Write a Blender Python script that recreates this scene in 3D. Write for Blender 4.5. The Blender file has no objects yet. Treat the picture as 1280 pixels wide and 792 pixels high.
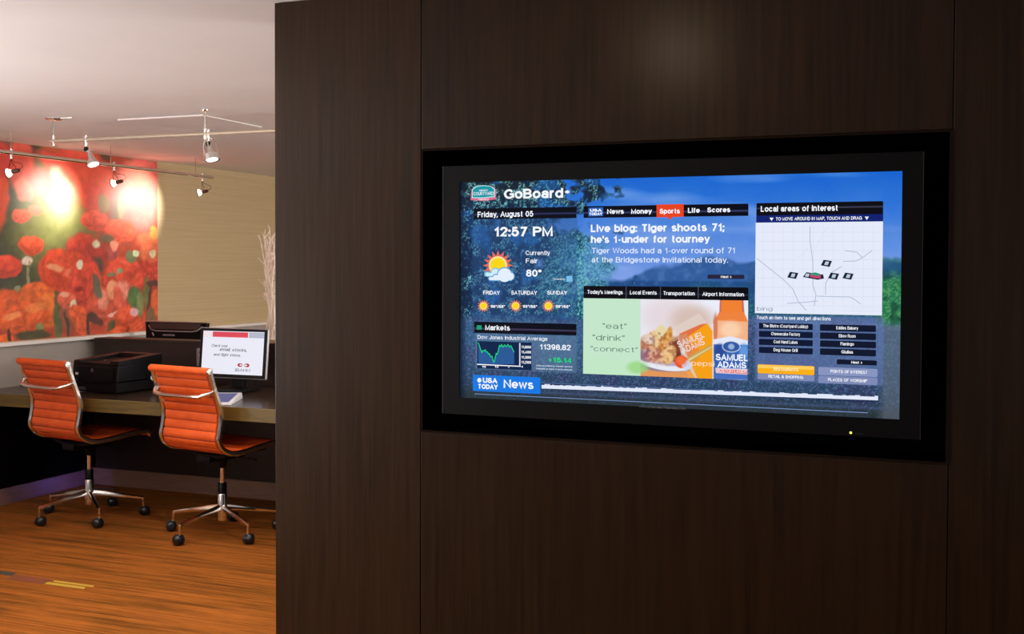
import bpy, bmesh, math, random
import numpy as np
from mathutils import Vector, Matrix
C = bpy.context.scene.collection
S = bpy.context.scene
PI = math.pi

# ------------------------------------------------------------------ camera
YAW, PITCH, ROLL, FPX, CYP, CAMH = math.radians(21.15321), math.radians(1.4958), math.radians(-0.2016), 1403.149, 368.607, 1.55
def cam_axes():
    cy, sy = math.cos(YAW), math.sin(YAW)
    f = Vector((-sy*math.cos(PITCH), cy*math.cos(PITCH), -math.sin(PITCH)))
    r = Vector((cy, sy, 0)); d = f.cross(r)
    cr, sr = math.cos(ROLL), math.sin(ROLL)
    return r*cr + d*sr, d*cr - r*sr, f
RX, DX, FX = cam_axes()
cd = bpy.data.cameras.new('camera'); cam = bpy.data.objects.new('camera', cd); C.objects.link(cam)
m = Matrix((RX, -DX, -FX)).transposed().to_4x4(); m.translation = (0, 0, CAMH)
cam.matrix_world = m
cd.sensor_width = 36; cd.lens = 36*FPX/1280; cd.shift_y = -(396-CYP)/1280; cd.clip_start = .05
S.camera = cam
# ------------------------------------------------------------------ world, lights, exposure
w = bpy.data.worlds.new('World'); S.world = w; w.use_nodes = True
w.node_tree.nodes['Background'].inputs[0].default_value = (1.0, .93, .90, 1)
w.node_tree.nodes['Background'].inputs[1].default_value = .22
S.view_settings.view_transform = 'Standard'; S.view_settings.look = 'None'
S.view_settings.exposure = 0.0; S.view_settings.gamma = 1; S.view_settings.use_curve_mapping = False
def area(name, loc, rot, sx, sy, power, col):
    l = bpy.data.lights.new(name, 'AREA'); l.shape = 'RECTANGLE'; l.size = sx; l.size_y = sy; l.energy = power; l.color = col
    o = bpy.data.objects.new(name, l); C.objects.link(o); o.location = loc; o.rotation_euler = rot; return o
def spot(name, loc, aim, power, col, angle, blend=.6, size=.02):
    l = bpy.data.lights.new(name, 'SPOT'); l.energy = power; l.color = col; l.spot_size = math.radians(angle); l.spot_blend = blend; l.shadow_soft_size = size
    o = bpy.data.objects.new(name, l); C.objects.link(o); o.location = loc
    o.rotation_euler = (Vector(aim)-Vector(loc)).to_track_quat('-Z', 'Y').to_euler(); return o
area('left_fill_light', (-5.60, .9, 1.35), (0, math.radians(-142), 0), 1.7, 3.2, 440, (.95, .975, 1))  # added area fill aimed up to brighten the ceiling; no window built
area('rear_fill_light', (2.2, 7.2, 1.4), (0, math.radians(138), 0), 1.7, 3.0, 300, (1, .95, .90))  # added area fill behind the feature wall, for beige wall and far ceiling
# unseen ceiling lamps, all but the last added to brighten the scene (their housings are built further down): x, y, power, cone, aim
DOWN = [(-3.0, 2.25, 60, 120, (-4.3, 4.2, 0)), (-1.9, 1.6, 30, 120, (-3.2, 3.2, 0)), (-2.42, 4.0, 100, 125, (-3.9, 4.6, 0)), (-2.6, 7.0, 40, 130, (-3.9, 7.0, 0)), (-.90, 1.88, 4.5, 84, (-.6, 2.916, 1.9))]
for (x, y, p, a, t) in DOWN:
    spot('unseen_downlight_lamp', (x, y, 2.325), t, p, (1, .88, .74) if p > 5 else (1, .74, .46), a, .8, .05)

# ------------------------------------------------------------------ helpers
def lin(c):
    return tuple((v/255/12.92 if v/255 <= .04045 else ((v/255+.055)/1.055)**2.4) for v in c)
def mat(name, col, rough=.5, metal=0, emit=None, es=1, coat=0, spec=None):
    m = bpy.data.materials.new(name); m.use_nodes = True; b = m.node_tree.nodes['Principled BSDF']
    b.inputs['Base Color'].default_value = (*col, 1); b.inputs['Roughness'].default_value = rough; b.inputs['Metallic'].default_value = metal
    b.inputs['Coat Weight'].default_value = coat
    if spec is not None: b.inputs['Specular IOR Level'].default_value = spec
    if emit: b.inputs['Emission Color'].default_value = (*emit, 1); b.inputs['Emission Strength'].default_value = es
    return m
def grain(m, c1, c2, scale=(1, 1, 1), nscale=20, detail=6, lo=.35, hi=.65, bump=0, bd=.001, c3=None, rough=None):
    nt = m.node_tree; N = nt.nodes; L = nt.links; b = N['Principled BSDF']
    tc = N.new('ShaderNodeTexCoord'); mp = N.new('ShaderNodeMapping'); mp.inputs['Scale'].default_value = scale
    n = N.new('ShaderNodeTexNoise'); n.inputs['Scale'].default_value = nscale; n.inputs['Detail'].default_value = detail; n.inputs['Roughness'].default_value = .65
    r = N.new('ShaderNodeValToRGB'); r.color_ramp.elements[0].position = lo; r.color_ramp.elements[0].color = (*c1, 1)
    r.color_ramp.elements[1].position = hi; r.color_ramp.elements[1].color = (*c2, 1)
    if c3: e = r.color_ramp.elements.new(hi+.12); e.color = (*c3, 1)
    L.new(tc.outputs['Object'], mp.inputs[0]); L.new(mp.outputs[0], n.inputs['Vector']); L.new(n.outputs[0], r.inputs[0]); L.new(r.outputs[0], b.inputs['Base Color'])
    if bump:
        bp = N.new('ShaderNodeBump'); bp.inputs['Strength'].default_value = bump; bp.inputs['Distance'].default_value = bd
        L.new(n.outputs[0], bp.inputs['Height']); L.new(bp.outputs[0], b.inputs['Normal'])
    return m

class MB:
    def __init__(s): s.v = []; s.f = []; s.m = []; s.mi = 0
    def box(s, a, b):
        x0, y0, z0 = a; x1, y1, z1 = b; i = len(s.v)
        s.v += [(x0,y0,z0),(x1,y0,z0),(x1,y1,z0),(x0,y1,z0),(x0,y0,z1),(x1,y0,z1),(x1,y1,z1),(x0,y1,z1)]
        for q in ((0,3,2,1),(4,5,6,7),(0,1,5,4),(1,2,6,5),(2,3,7,6),(3,0,4,7)): s.f.append(tuple(i+k for k in q))
        return s
    def tube(s, pts, r, n=10, cap=True):
        pts = [Vector(p) for p in pts]; rs = r if isinstance(r, (list, tuple)) else [r]*len(pts)
        i0 = len(s.v); up = None
        for k, p in enumerate(pts):
            t = (pts[min(k+1, len(pts)-1)] - pts[max(k-1, 0)]).normalized()
            if up is None: up = t.orthogonal().normalized()
            else: up = (up - t*up.dot(t)).normalized()
            q = t.cross(up)
            for j in range(n):
                a = 2*PI*j/n; s.v.append(tuple(p + (up*math.cos(a) + q*math.sin(a))*rs[k]))
        for k in range(len(pts)-1):
            for j in range(n):
                a = i0+k*n+j; b = i0+k*n+(j+1) % n; s.f.append((a, b, b+n, a+n))
        if cap: s.f.append(tuple(i0+j for j in range(n))[::-1]); s.f.append(tuple(i0+(len(pts)-1)*n+j for j in range(n)))
        return s
    def sweep(s, pts, sec, side):   # flat-section sweep: sec = [(a,b)] offsets along side and normal
        pts = [Vector(p) for p in pts]; side = Vector(side); n = len(sec); i0 = len(s.v)
        for k, p in enumerate(pts):
            t = (pts[min(k+1, len(pts)-1)] - pts[max(k-1, 0)]).normalized(); nn = side.cross(t).normalized()
            for a, b in sec: s.v.append(tuple(p + side*a + nn*b))
        for k in range(len(pts)-1):
            for j in range(n):
                a = i0+k*n+j; b = i0+k*n+(j+1) % n; s.f.append((a, b, b+n, a+n))
        s.f.append(tuple(i0+j for j in range(n))[::-1]); s.f.append(tuple(i0+(len(pts)-1)*n+j for j in range(n)))
        return s
    def lathe(s, prof, axis=(0,0,1), o=(0,0,0), n=20):   # prof: [(r, h)]
        a = Vector(axis).normalized(); u = a.orthogonal().normalized(); v = a.cross(u); o = Vector(o); i0 = len(s.v)
        for r, h in prof:
            for j in range(n):
                t = 2*PI*j/n; s.v.append(tuple(o + a*h + (u*math.cos(t)+v*math.sin(t))*max(r, 1e-5)))
        for k in range(len(prof)-1):
            for j in range(n):
                p = i0+k*n+j; q = i0+k*n+(j+1) % n; s.f.append((p, q, q+n, p+n))
        return s
    def poly(s, pts):
        i = len(s.v); s.v += [tuple(p) for p in pts]; s.f.append(tuple(range(i, i+len(pts)))); return s
    def build(s, name, m, parent=None, bev=0, smooth=False, seg=2):
        me = bpy.data.meshes.new(name); me.from_pydata(s.v, [], s.f); me.validate()
        bm = bmesh.new(); bm.from_mesh(me); bmesh.ops.recalc_face_normals(bm, faces=bm.faces); bm.to_mesh(me); bm.free()
        if m: me.materials.append(m)
        o = bpy.data.objects.new(name, me); C.objects.link(o)
        if parent: o.parent = parent
        if smooth:
            for p in me.polygons: p.use_smooth = True
            e = o.modifiers.new('split', 'EDGE_SPLIT'); e.split_angle = math.radians(40)
        if bev:
            b = o.modifiers.new('bevel', 'BEVEL'); b.width = bev; b.segments = seg; b.limit_method = 'ANGLE'; b.angle_limit = math.radians(40)
        return o
def tag(o, label=None, cat=None, group=None, kind=None):
    if label: o['label'] = label
    if cat: o['category'] = cat
    if group: o['group'] = group
    if kind: o['kind'] = kind
    return o
def empty(name, loc=(0,0,0), rz=0):
    o = bpy.data.objects.new(name, None); C.objects.link(o); o.location = loc; o.rotation_euler = (0,0,rz); o.empty_display_size = .1; return o
def copy_tree(o, parent=None):
    c = o.copy(); C.objects.link(c); c.parent = parent
    for ch in list(o.children): copy_tree(ch, c)
    return c
def meet(px, py, ax, val):      # a measured direction -> the point where it meets the plane [axis]=val
    v = RX*((px-640)/FPX) + DX*((py-CYP)/FPX) + FX
    o = Vector((0, 0, CAMH)); return o + v*((val-o[ax])/v[ax])

# ------------------------------------------------------------------ flat print painter (colours stored on a fine grid of the print)
def vnoise(X, Z, f, seed):
    rng = np.random.RandomState(seed); T = rng.rand(128, 128)
    x = X*f+1000.3; z = Z*f+1000.7; xi = np.floor(x).astype(int); zi = np.floor(z).astype(int); fx = x-xi; fz = z-zi
    fx = fx*fx*(3-2*fx); fz = fz*fz*(3-2*fz); g = lambda a, b: T[a % 128, b % 128]
    return (g(xi,zi)*(1-fx)+g(xi+1,zi)*fx)*(1-fz)+(g(xi,zi+1)*(1-fx)+g(xi+1,zi+1)*fx)*fz
def fbm(X, Z, f, seed, o=3):
    return sum(vnoise(X, Z, f*2**k, seed+k)*.5**k for k in range(o))/sum(.5**k for k in range(o))
class Print:
    def __init__(s, a0, a1, z0, z1, step, base):
        s.na = int((a1-a0)/step)+1; s.nz = int((z1-z0)/step)+1
        s.A, s.Z = np.meshgrid(np.linspace(a0, a1, s.na), np.linspace(z0, z1, s.nz)); s.WA, s.WZ = s.A.copy(), s.Z.copy()
        s.c = np.zeros((s.nz, s.na, 3)); s.c[:] = np.array(base)/255
    def mix(s, al, rgb):
        rgb = np.asarray(rgb, float)/255; s.c += (rgb-s.c)*np.clip(al, 0, 1)[..., None]
    def blob(s, a, z, ra, rz, rgb, soft=.3, rot=0, k=1):
        da = s.WA-a; dz = s.WZ-z; c, n = math.cos(rot), math.sin(rot)
        d = np.sqrt(((da*c+dz*n)/ra)**2+((-da*n+dz*c)/rz)**2)
        al = np.clip((1-d)/soft+.5, 0, 1); s.mix(al*al*(3-2*al)*k, rgb); return d
    def rect(s, a0, z0, a1, z1, rgb, k=1, soft=.002):
        f = lambda t: np.clip(t/soft+.5, 0, 1)
        s.mix(f(s.A-a0)*f(a1-s.A)*f(s.Z-z0)*f(z1-s.Z)*k, rgb)
    def mesh(s, name, m, fn, parent=None, flip=False):
        v = [tuple(fn(a, z)) for a, z in zip(s.A.ravel(), s.Z.ravel())]; n = s.na
        q = np.arange(s.na*s.nz).reshape(s.nz, s.na)
        F = np.stack([q[:-1,:-1], q[:-1,1:], q[1:,1:], q[1:,:-1]], -1).reshape(-1, 4)
        if flip: F = F[:, ::-1]
        me = bpy.data.meshes.new(name); me.from_pydata(v, [], F.tolist())
        c = np.clip(s.c, 0, 1); l = np.where(c <= .04045, c/12.92, ((c+.055)/1.055)**2.4)
        at = me.color_attributes.new('print', 'FLOAT_COLOR', 'POINT')
        at.data.foreach_set('color', np.concatenate([l.reshape(-1, 3), np.ones((s.na*s.nz, 1))], 1).astype(np.float32).ravel())
        me.materials.append(m); o = bpy.data.objects.new(name, me); C.objects.link(o); o.parent = parent; return o
def print_mat(name, rough, emissive=False, es=1):
    m = mat(name, (0,0,0), rough); nt = m.node_tree; a = nt.nodes.new('ShaderNodeAttribute'); a.attribute_name = 'print'
    b = nt.nodes['Principled BSDF']
    if emissive: nt.links.new(a.outputs['Color'], b.inputs['Emission Color']); b.inputs['Emission Strength'].default_value = es; b.inputs['Base Color'].default_value = (.003,.003,.003,1); b.inputs['Specular IOR Level'].default_value = .15
    else: nt.links.new(a.outputs['Color'], b.inputs['Base Color'])
    return m

# ------------------------------------------------------------------ materials
M = {}
M['ceiling'] = grain(mat('ceiling_paint', (.8,.76,.72), .8), (.84,.82,.81), (.88,.86,.85), nscale=.9, detail=3)
M['wall_cloth'] = grain(mat('beige_grasscloth', (.5,.4,.25), .7), (.50,.385,.215), (.60,.47,.275), scale=(1,.35,22), nscale=3.5, detail=7, lo=.25, hi=.75, bump=.15)
M['lower_wall'] = grain(mat('grey_beige_paint', (.5,.4,.25), .6), (.40,.36,.33), (.46,.42,.39), nscale=3)
M['ledge'] = mat('pale_ledge_paint', (.88,.84,.82), .35)
M['plinth'] = grain(mat('brown_kickboard', (.2,.1,.06), .5), (.19,.10,.07), (.25,.135,.095), scale=(1,1,8), nscale=6)
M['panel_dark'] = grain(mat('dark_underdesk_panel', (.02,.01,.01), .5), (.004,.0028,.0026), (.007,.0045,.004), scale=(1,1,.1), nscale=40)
M['partition'] = grain(mat('dark_laminate', (.02,.01,.01), .35), (.020,.012,.010), (.030,.019,.016), scale=(1,1,.1), nscale=40)
M['desk_top'] = grain(mat('dark_walnut_top', (.03,.02,.01), .22, spec=.35), (.030,.018,.012), (.055,.034,.022), scale=(1,12,1), nscale=5)
M['desk_edge'] = grain(mat('olive_brown_edge', (.2,.12,.04), .4), (.075,.048,.010), (.145,.096,.021), scale=(1,1,14), nscale=4, detail=7)
def wood(name, k):
    return grain(mat(name, (.02,.01,.01), .30, coat=0, spec=.24), tuple(.85*k*v for v in (.0190,.0092,.0041)), tuple(1.15*k*v for v in (.0305,.0150,.0068)), scale=(1,1,.035), nscale=75, detail=8, lo=.33, hi=.70, bump=.22, bd=.0005)
M['wood_a'] = wood('wenge_veneer_left', 1.25); M['wood_b'] = wood('wenge_veneer_centre', 1.0); M['wood_c'] = wood('wenge_veneer_right', .95)
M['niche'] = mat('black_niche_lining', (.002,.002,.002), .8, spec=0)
M['joint'] = mat('dark_panel_joint', (.004,.003,.002), .9, spec=0)  # near-black backing colour showing through the panel joints
M['trim_bronze'] = mat('dark_bronze_trim', (.018,.011,.008), .9, spec=0)
M['plastic'] = mat('black_plastic', (.0025,.0025,.003), .42, spec=.18)
M['bezel'] = mat('satin_black_bezel', (.0035,.0035,.0042), .5, spec=.14)
M['plastic_matte'] = mat('matte_black_plastic', (.004,.004,.0045), .6, spec=.12)
M['rubber'] = mat('caster_black', (.010,.011,.014), .30)
M['chrome'] = mat('polished_chrome', (.86,.84,.82), .16, 1)
M['steel'] = mat('brushed_nickel', (.52,.47,.42), .28, 1)
M['silver'] = mat('silver_plastic', (.36,.36,.39), .4, .4)
M['white'] = mat('white_plastic', (.75,.76,.80), .4)
M['blue'] = mat('blue_cover', (.03,.06,.28), .45)
M['paper'] = mat('white_paper_tag', (.8,.8,.82), .6)
M['ivory'] = grain(mat('bleached_branch', (.8,.68,.56), .7), (.78,.64,.52), (.92,.82,.73), nscale=30)
M['tan'] = mat('tan_planter', (.45,.33,.2), .5)
M['lamp_glow'] = mat('lamp_lens', (1,1,1), .3, emit=(1,.93,.82), es=4)
M['socket'] = mat('brown_socket', (.10,.035,.02), .4)
M['bowl_glow'] = mat('glowing_glass_bowl', (.8,.7,.6), .2, emit=(1,.85,.70), es=1.6)
M['tan_rail'] = mat('bronze_nickel_rail', (.44,.35,.27), .45, .2)
def leather():
    m = grain(mat('orange_leather', (.7,.15,.03), .42), (.60,.074,.009), (.71,.102,.013), nscale=14, detail=4)
    return m
M['orange'] = leather(); M['seam'] = mat('dark_stitched_seam', (.26,.028,.006), .7)
def glow(name, rgb, k=1, rough=.4):
    return mat(name, (.002,.002,.002), rough, emit=lin(rgb), es=k, spec=.1)

# carpet
def carpet():
    m = mat('striated_carpet', (.3,.1,.02), .95, spec=.1); nt = m.node_tree; N = nt.nodes; L = nt.links; b = N['Principled BSDF']
    tc = N.new('ShaderNodeTexCoord')
    def noise(scale, ns, det=3, rough=.6):
        mp = N.new('ShaderNodeMapping'); mp.inputs['Scale'].default_value = scale; n = N.new('ShaderNodeTexNoise')
        n.inputs['Scale'].default_value = ns; n.inputs['Detail'].default_value = det; n.inputs['Roughness'].default_value = rough
        L.new(tc.outputs['Object'], mp.inputs[0]); L.new(mp.outputs[0], n.inputs['Vector']); return n.outputs[0]
    def ramp(src, stops):
        r = N.new('ShaderNodeValToRGB'); L.new(src, r.inputs[0]); e = r.color_ramp.elements
        e[0].position, e[0].color = stops[0][0], (*stops[0][1], 1); e[1].position, e[1].color = stops[-1][0], (*stops[-1][1], 1)
        for p, c in stops[1:-1]: q = e.new(p); q.color = (*c, 1)
        return r.outputs[0]
    def mul(a, c, k):
        x = N.new('ShaderNodeMix'); x.data_type = 'RGBA'; x.blend_type = 'MULTIPLY'; x.inputs[0].default_value = k; L.new(a, x.inputs[6]); L.new(c, x.inputs[7]); return x.outputs[2]
    base = ramp(noise((.5, 7, 1), 3.2, 5), [(.32, (.19,.062,.007)), (.48, (.32,.098,.014)), (.62, (.40,.118,.018)), (.72, (.28,.105,.010))])
    streak = ramp(noise((.40, 58, 1), 2.6, 4, .62), [(.39, (.16,.16,.14)), (.45, (.78,.78,.74)), (.6, (1,1,1))])
    fine = ramp(noise((3, 60, 1), 5, 2), [(.3, (.7,.7,.66)), (.6, (1,1,1))])
    blot = ramp(noise((.8, 3.0, 1), 1.6, 2), [(.36, (.66,.72,.6)), (.5, (1,1,1))])
    c = mul(mul(mul(base, streak, .85), fine, .8), blot, .8); L.new(c, b.inputs['Base Color'])
    bp = N.new('ShaderNodeBump'); bp.inputs['Strength'].default_value = .5; bp.inputs['Distance'].default_value = .003
    L.new(noise((40, 160, 40), 4, 3), bp.inputs['Height']); L.new(bp.outputs[0], b.inputs['Normal'])
    return m
M['carpet'] = carpet()

# ------------------------------------------------------------------ the room
HC = 2.34; XW = -5.65; YT = 2.916; YP = 6.30
floor = tag(MB().box((XW-.1,-4,-.1), (4.2,10,0)).build('floor', M['carpet']), kind='structure')
def stripe(name, x0, x1, y0, y1, col):
    return MB().poly([(x0,y0,.001),(x1,y0,.001),(x1-.02,y1,.001),(x0-.02,y1,.001)]).build(name, mat(name+'_yarn', col, .95), floor)
stripe('yellow_carpet_dash', -4.065, -3.82, 4.225, 4.256, (.42,.27,.02)); stripe('yellow_carpet_dash', -4.045, -3.80, 4.268, 4.290, (.42,.27,.02))
stripe('dark_carpet_dash', -4.62, -4.315, 4.275, 4.325, (.035,.033,.018)); stripe('rust_carpet_dash', -4.30, -4.06, 4.215, 4.30, (.17,.038,.008))
tag(MB().box((XW-.1,-4,HC), (4.2,10,HC+.1)).build('ceiling', M['ceiling']), kind='structure')
wl = tag(MB().box((XW-.1,-4,1.03), (XW,10,HC)).build('wall_left', M['wall_cloth']), kind='structure')
MB().box((XW-.1,-4,0), (XW,10,1.03)).build('lower_wall_panel', M['lower_wall'], wl)
MB().box((XW,5.3,.0), (XW+.004,YP,.678)).build('dark_wall_sheet', M['panel_dark'], wl)  # near-black sheet over the wall below desktop height
tag(MB().box((XW,-4,1.022), (XW+.05,10,1.046)).build('trim_1', M['ledge'], bev=.003), kind='structure')
tag(MB().box((XW,5.27,0), (XW+.016,YP-.012,.105)).build('baseboard_left', M['plinth'], bev=.002), kind='structure')
tag(MB().box((XW-.1,10,0), (4.2,10.1,HC)).build('wall_back', M['wall_cloth']), kind='structure')
tag(MB().box((-4.22,4.945,HC-.007), (-3.66,4.958,HC)).build('trim_2', M['ledge']), kind='structure')
tag(MB().box((-3.673,4.975,HC-.006), (-3.661,5.49,HC)).build('trim_3', M['ledge']), kind='structure')

# ------------------------------------------------------------------ feature wall holding the television
NX0, NX1, NZ0, NZ1 = -1.403, .003, 1.076, 1.877
wf = MB()
for a, b in (((-1.895,YT+.02,0), (NX0-.01,YT+.40,HC)), ((NX1+.01,YT+.02,0), (3.2,YT+.40,HC)), ((NX0-.01,YT+.02,0), (NX1+.01,YT+.40,NZ0-.01)), ((NX0-.01,YT+.02,NZ1+.01), (NX1+.01,YT+.40,HC))): wf.box(a, b)
front = tag(wf.build('wall_front', M['joint']), kind='structure')
def panel(x0, x1, z0, z1, mt): MB().box((x0,YT,z0), (x1,YT+.02,z1)).build('veneer_panel', mt, front, bev=.0012)
panel(-1.899, -1.4105, 0, HC-.002, M['wood_a'])
panel(-1.408, .0095, NZ1+.006, HC-.002, M['wood_b'])
panel(-1.408, .0095, 0, NZ0-.006, M['wood_b'])
panel(.0115, 1.46, 0, HC-.002, M['wood_c']); panel(1.464, 3.2, 0, HC-.002, M['wood_a'])
MB().box((-1.899,YT+.02,0), (-1.895,YT+.40,HC-.002)).build('edge_veneer', M['wood_a'], front)
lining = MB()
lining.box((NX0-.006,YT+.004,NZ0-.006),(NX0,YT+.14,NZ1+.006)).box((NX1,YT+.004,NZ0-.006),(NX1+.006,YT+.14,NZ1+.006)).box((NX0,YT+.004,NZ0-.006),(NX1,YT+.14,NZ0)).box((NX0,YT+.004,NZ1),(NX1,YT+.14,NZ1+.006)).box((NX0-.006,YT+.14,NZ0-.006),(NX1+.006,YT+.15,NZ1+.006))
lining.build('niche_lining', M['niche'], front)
fr = MB(); t = .005; y0 = YT-.002; y1 = YT+.006
fr.box((NX0-t,y0,NZ0-t),(NX0,y1,NZ1+t)).box((NX1,y0,NZ0-t),(NX1+.0098,y1,NZ1+t)).box((NX0,y0,NZ0-t),(NX1,y1,NZ0)).box((NX0,y0,NZ1),(NX1,y1,NZ1+t))
fr.build('niche_frame', M['trim_bronze'], front)

# television -----------------------------------------------------------------
SX0, SX1, SZ0, SZ1 = -1.289, -.104, 1.1745, 1.7855
BX0, BX1, BZ0, BZ1 = -1.342, -.0545, 1.127, 1.832
tv = empty('television', ((BX0+BX1)/2, YT+.06, BZ0)); tag(tv, 'large black flat television showing an information page, sunk in the dark wood wall', 'television')
def tvpt(x, y, z): return (x-tv.location.x, y-tv.location.y, z-tv.location.z)
def tbox(mb, a, b): return mb.box(tvpt(*a), tvpt(*b))
tbox(MB(), (BX0+.03,YT+.035,BZ0+.03), (BX1-.03,YT+.138,BZ1-.03)).build('housing', M['plastic_matte'], tv, bev=.006)
bz = MB(); F0 = YT+.002; F1 = YT+.04
tbox(bz, (BX0,F0,BZ0), (SX0,F1,BZ1)); tbox(bz, (SX1,F0,BZ0), (BX1,F1,BZ1)); tbox(bz, (SX0,F0,BZ0), (SX1,F1,SZ0)); tbox(bz, (SX0,F0,SZ1), (SX1,F1,BZ1))
bz.build('bezel', M['bezel'], tv)
# the recess filler around the set sits a little back
tbox(MB(), (BX1-.0015,F0-.0008,BZ0), (BX1,F0,BZ1)).build('bezel_edge_strip', mat('edge_strip', (.03,.03,.032), .3), tv)
tbox(MB(), (BX0,F0-.0008,BZ0), (BX0+.002,F0,BZ1)).build('bezel_edge_strip', mat('edge_strip_left', (.05,.05,.052), .3), tv)
yS = YT+.006
def T(px, py): p = meet(px, py, 1, yS-.001); return p.x, p.z
pr = Print(SX0, SX1, SZ0, SZ1, .0023, (40,90,150))
A, Z = pr.A, pr.Z
V = (SZ1-Z)/(SZ1-SZ0); U = (A-SX0)/(SX1-SX0)
n1 = fbm(A, Z, 18, 5); n2 = .55*np.random.RandomState(7).rand(*A.shape)+.45*vnoise(A, Z, 260, 9); n3 = .4*np.random.RandomState(8).rand(*A.shape)+.6*vnoise(A, Z, 230, 13); n4 = fbm(A, Z, 60, 21)
# sky
sky = np.stack([20+110*np.clip(V*2.2,0,1)+20*n1, 105+55*np.clip(V*2.2,0,1)+12*n1, 205+20*np.clip(V*2.2,0,1)], -1)/255
pr.c[:] = sky
cl = np.clip((fbm(A*.35, Z*2.2, 9, 31)-.5)*5, 0, 1)*(V < .5); pr.mix(cl*.35, (190,200,240))
# hills
hill = .50-.16*np.clip((U-.28)/.3,0,1)+.05*np.clip((U-.62)/.2,0,1)+.06*(n1-.5)
hm = np.clip((V-hill)*60, 0, 1); pr.mix(hm, (38,84,140)); pr.mix(hm*np.clip((n4-.5)*4,0,1)*.6, (80,120,170))
pr.mix(hm*np.clip((V-hill-.1)*12,0,1)*.8, (30,90,110)); pr.mix(hm*np.clip((V-hill-.1)*12,0,1)*(n3 > .62)*.55, (95,150,150))
# lawn
g = np.clip((V-.60+.02*n1)*40, 0, 1); pr.mix(g, (62,100,140)); pr.mix(g*np.clip((V-.72)*4,0,1), (48,66,96)); pr.mix(g*np.clip((.55-np.abs(V-.62)*18),0,1)*.8, (120,150,190))
pr.mix(g*np.clip((n1-.48)*5,0,1)*.45, (70,60,110)); pr.mix(g*np.clip((n2-.58)*7,0,1)*.5, (125,160,200)); pr.mix(g*np.clip((.42-n3)*6,0,1)*.5, (26,74,80))
pr.mix(g*np.clip((V-.93)*20,0,1)*.6, (50,58,52)); pr.mix(g*np.clip((U-.955)*60,0,1)*.6, (110,118,130))
# trees left and right
n5 = fbm(A, Z, 26, 41)
tree = np.clip((.33+.10*(n5-.5)*4-.10*np.clip((V-.08)*4,0,1)*(V<.3)-U)*26, 0, 1)*np.clip((.64-V)*24, 0, 1)
tree2 = np.clip((.30-U)*18+ (n5-.5)*5, 0, 1)*np.clip((.64-V)*24, 0, 1)
tr = np.maximum(tree2, tree*.9); pr.mix(tr, (15,52,94)); pr.mix(tr*np.clip(.14-V,0,.1)*9, (28,40,48))
clump = np.clip((n4-.36)*5, .12, 1); leaf = np.clip(((n2*.65+n3*.35)-.52)*8, 0, 1)*tr*clump; pr.mix(leaf*.9, (140,210,215)); pr.mix(tr*np.clip((.42-n3)*6,0,1)*.7, (8,34,56)); pr.mix(tr*np.clip((.45-n4)*6,0,1)*.55, (10,40,74)); pr.mix(tr*np.clip((n1-.58)*9,0,1)*.55, (40,120,200))
blob = np.clip(1.15-np.hypot((U-.29)/.09, (V-.43)/.17)+(n5-.5)*1.2, 0, 1)*(V < .62); pr.mix(np.clip(blob*2.5,0,1)*.6, (30,105,125)); pr.mix(np.clip(blob*3,0,1)*np.clip(((n2*.5+n3*.5)-.48)*8,0,1)*.8, (135,205,205))
rt = np.clip((U-.945)*60, 0, 1)*np.clip((V-.36+.05*n5)*30, 0, 1)*np.clip((.63-V)*30, 0, 1); pr.mix(rt, (50,125,90)); pr.mix(rt*np.clip((n3-.5)*6,0,1)*.7, (110,175,115)); pr.mix(rt*np.clip((.45-n4)*8,0,1)*.6, (20,70,60)); pr.mix(rt*np.clip((.44-V)*20,0,1)*.8, (45,95,150))
# vignette edges of the picture itself: darker left rim
pr.mix(np.clip((.02-U)*50,0,1)*.75, (8,26,52))
def R4(x0, y0, x1, y1):  # two opposite measured corners -> metres
    a0, b0 = T(x0, y0); a1, b1 = T(x1, y1); return a0, min(b0, b1), a1, max(b0, b1)
def veil(x0, y0, x1, y1, rgb, k): a = R4(x0, y0, x1, y1); pr.rect(*a, rgb, k, .006)
veil(590, 270, 721, 400, (60,100,150), .45); veil(594, 416, 721, 466, (110,140,170), .55)
veil(729, 270, 935, 352, (110,150,215), .28); veil(944, 393, 1104, 482, (112,128,176), .60); veil(592, 485, 1103, 512, (90,110,160), .45)
veil(676, 478, 1098, 503, (30,44,84), .55)
for (x0, y0, x1, y1) in ((676,476,1090,487.5),(592,494,1098,510.5)):
    a0, b0 = T(x0, y0); a1, b1 = T(x1, y1)
pr.c = np.clip(pr.c, 0, 1)**1.18*1.05; M['screen'] = print_mat('television_picture', .35, True, 1.0)
screen = pr.mesh('screen', M['screen'], lambda a, z: tvpt(a, yS, z), tv)
_gm = {}
def G(rgb, k=1):
    key = (rgb, k)
    if key not in _gm: _gm[key] = glow('lit_pixels_%d_%d_%d' % rgb, rgb, k)
    return _gm[key]
def shape(pts, rgb, layer, name='screen_graphic', k=1, par=None):     # flat picture element on the screen, pts measured
    q = [tvpt(*(lambda p: (p[0], yS-.0004*layer, p[1]))(T(*p))) for p in pts]
    return MB().poly(q).build(name, G(rgb, k), screen)
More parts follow.
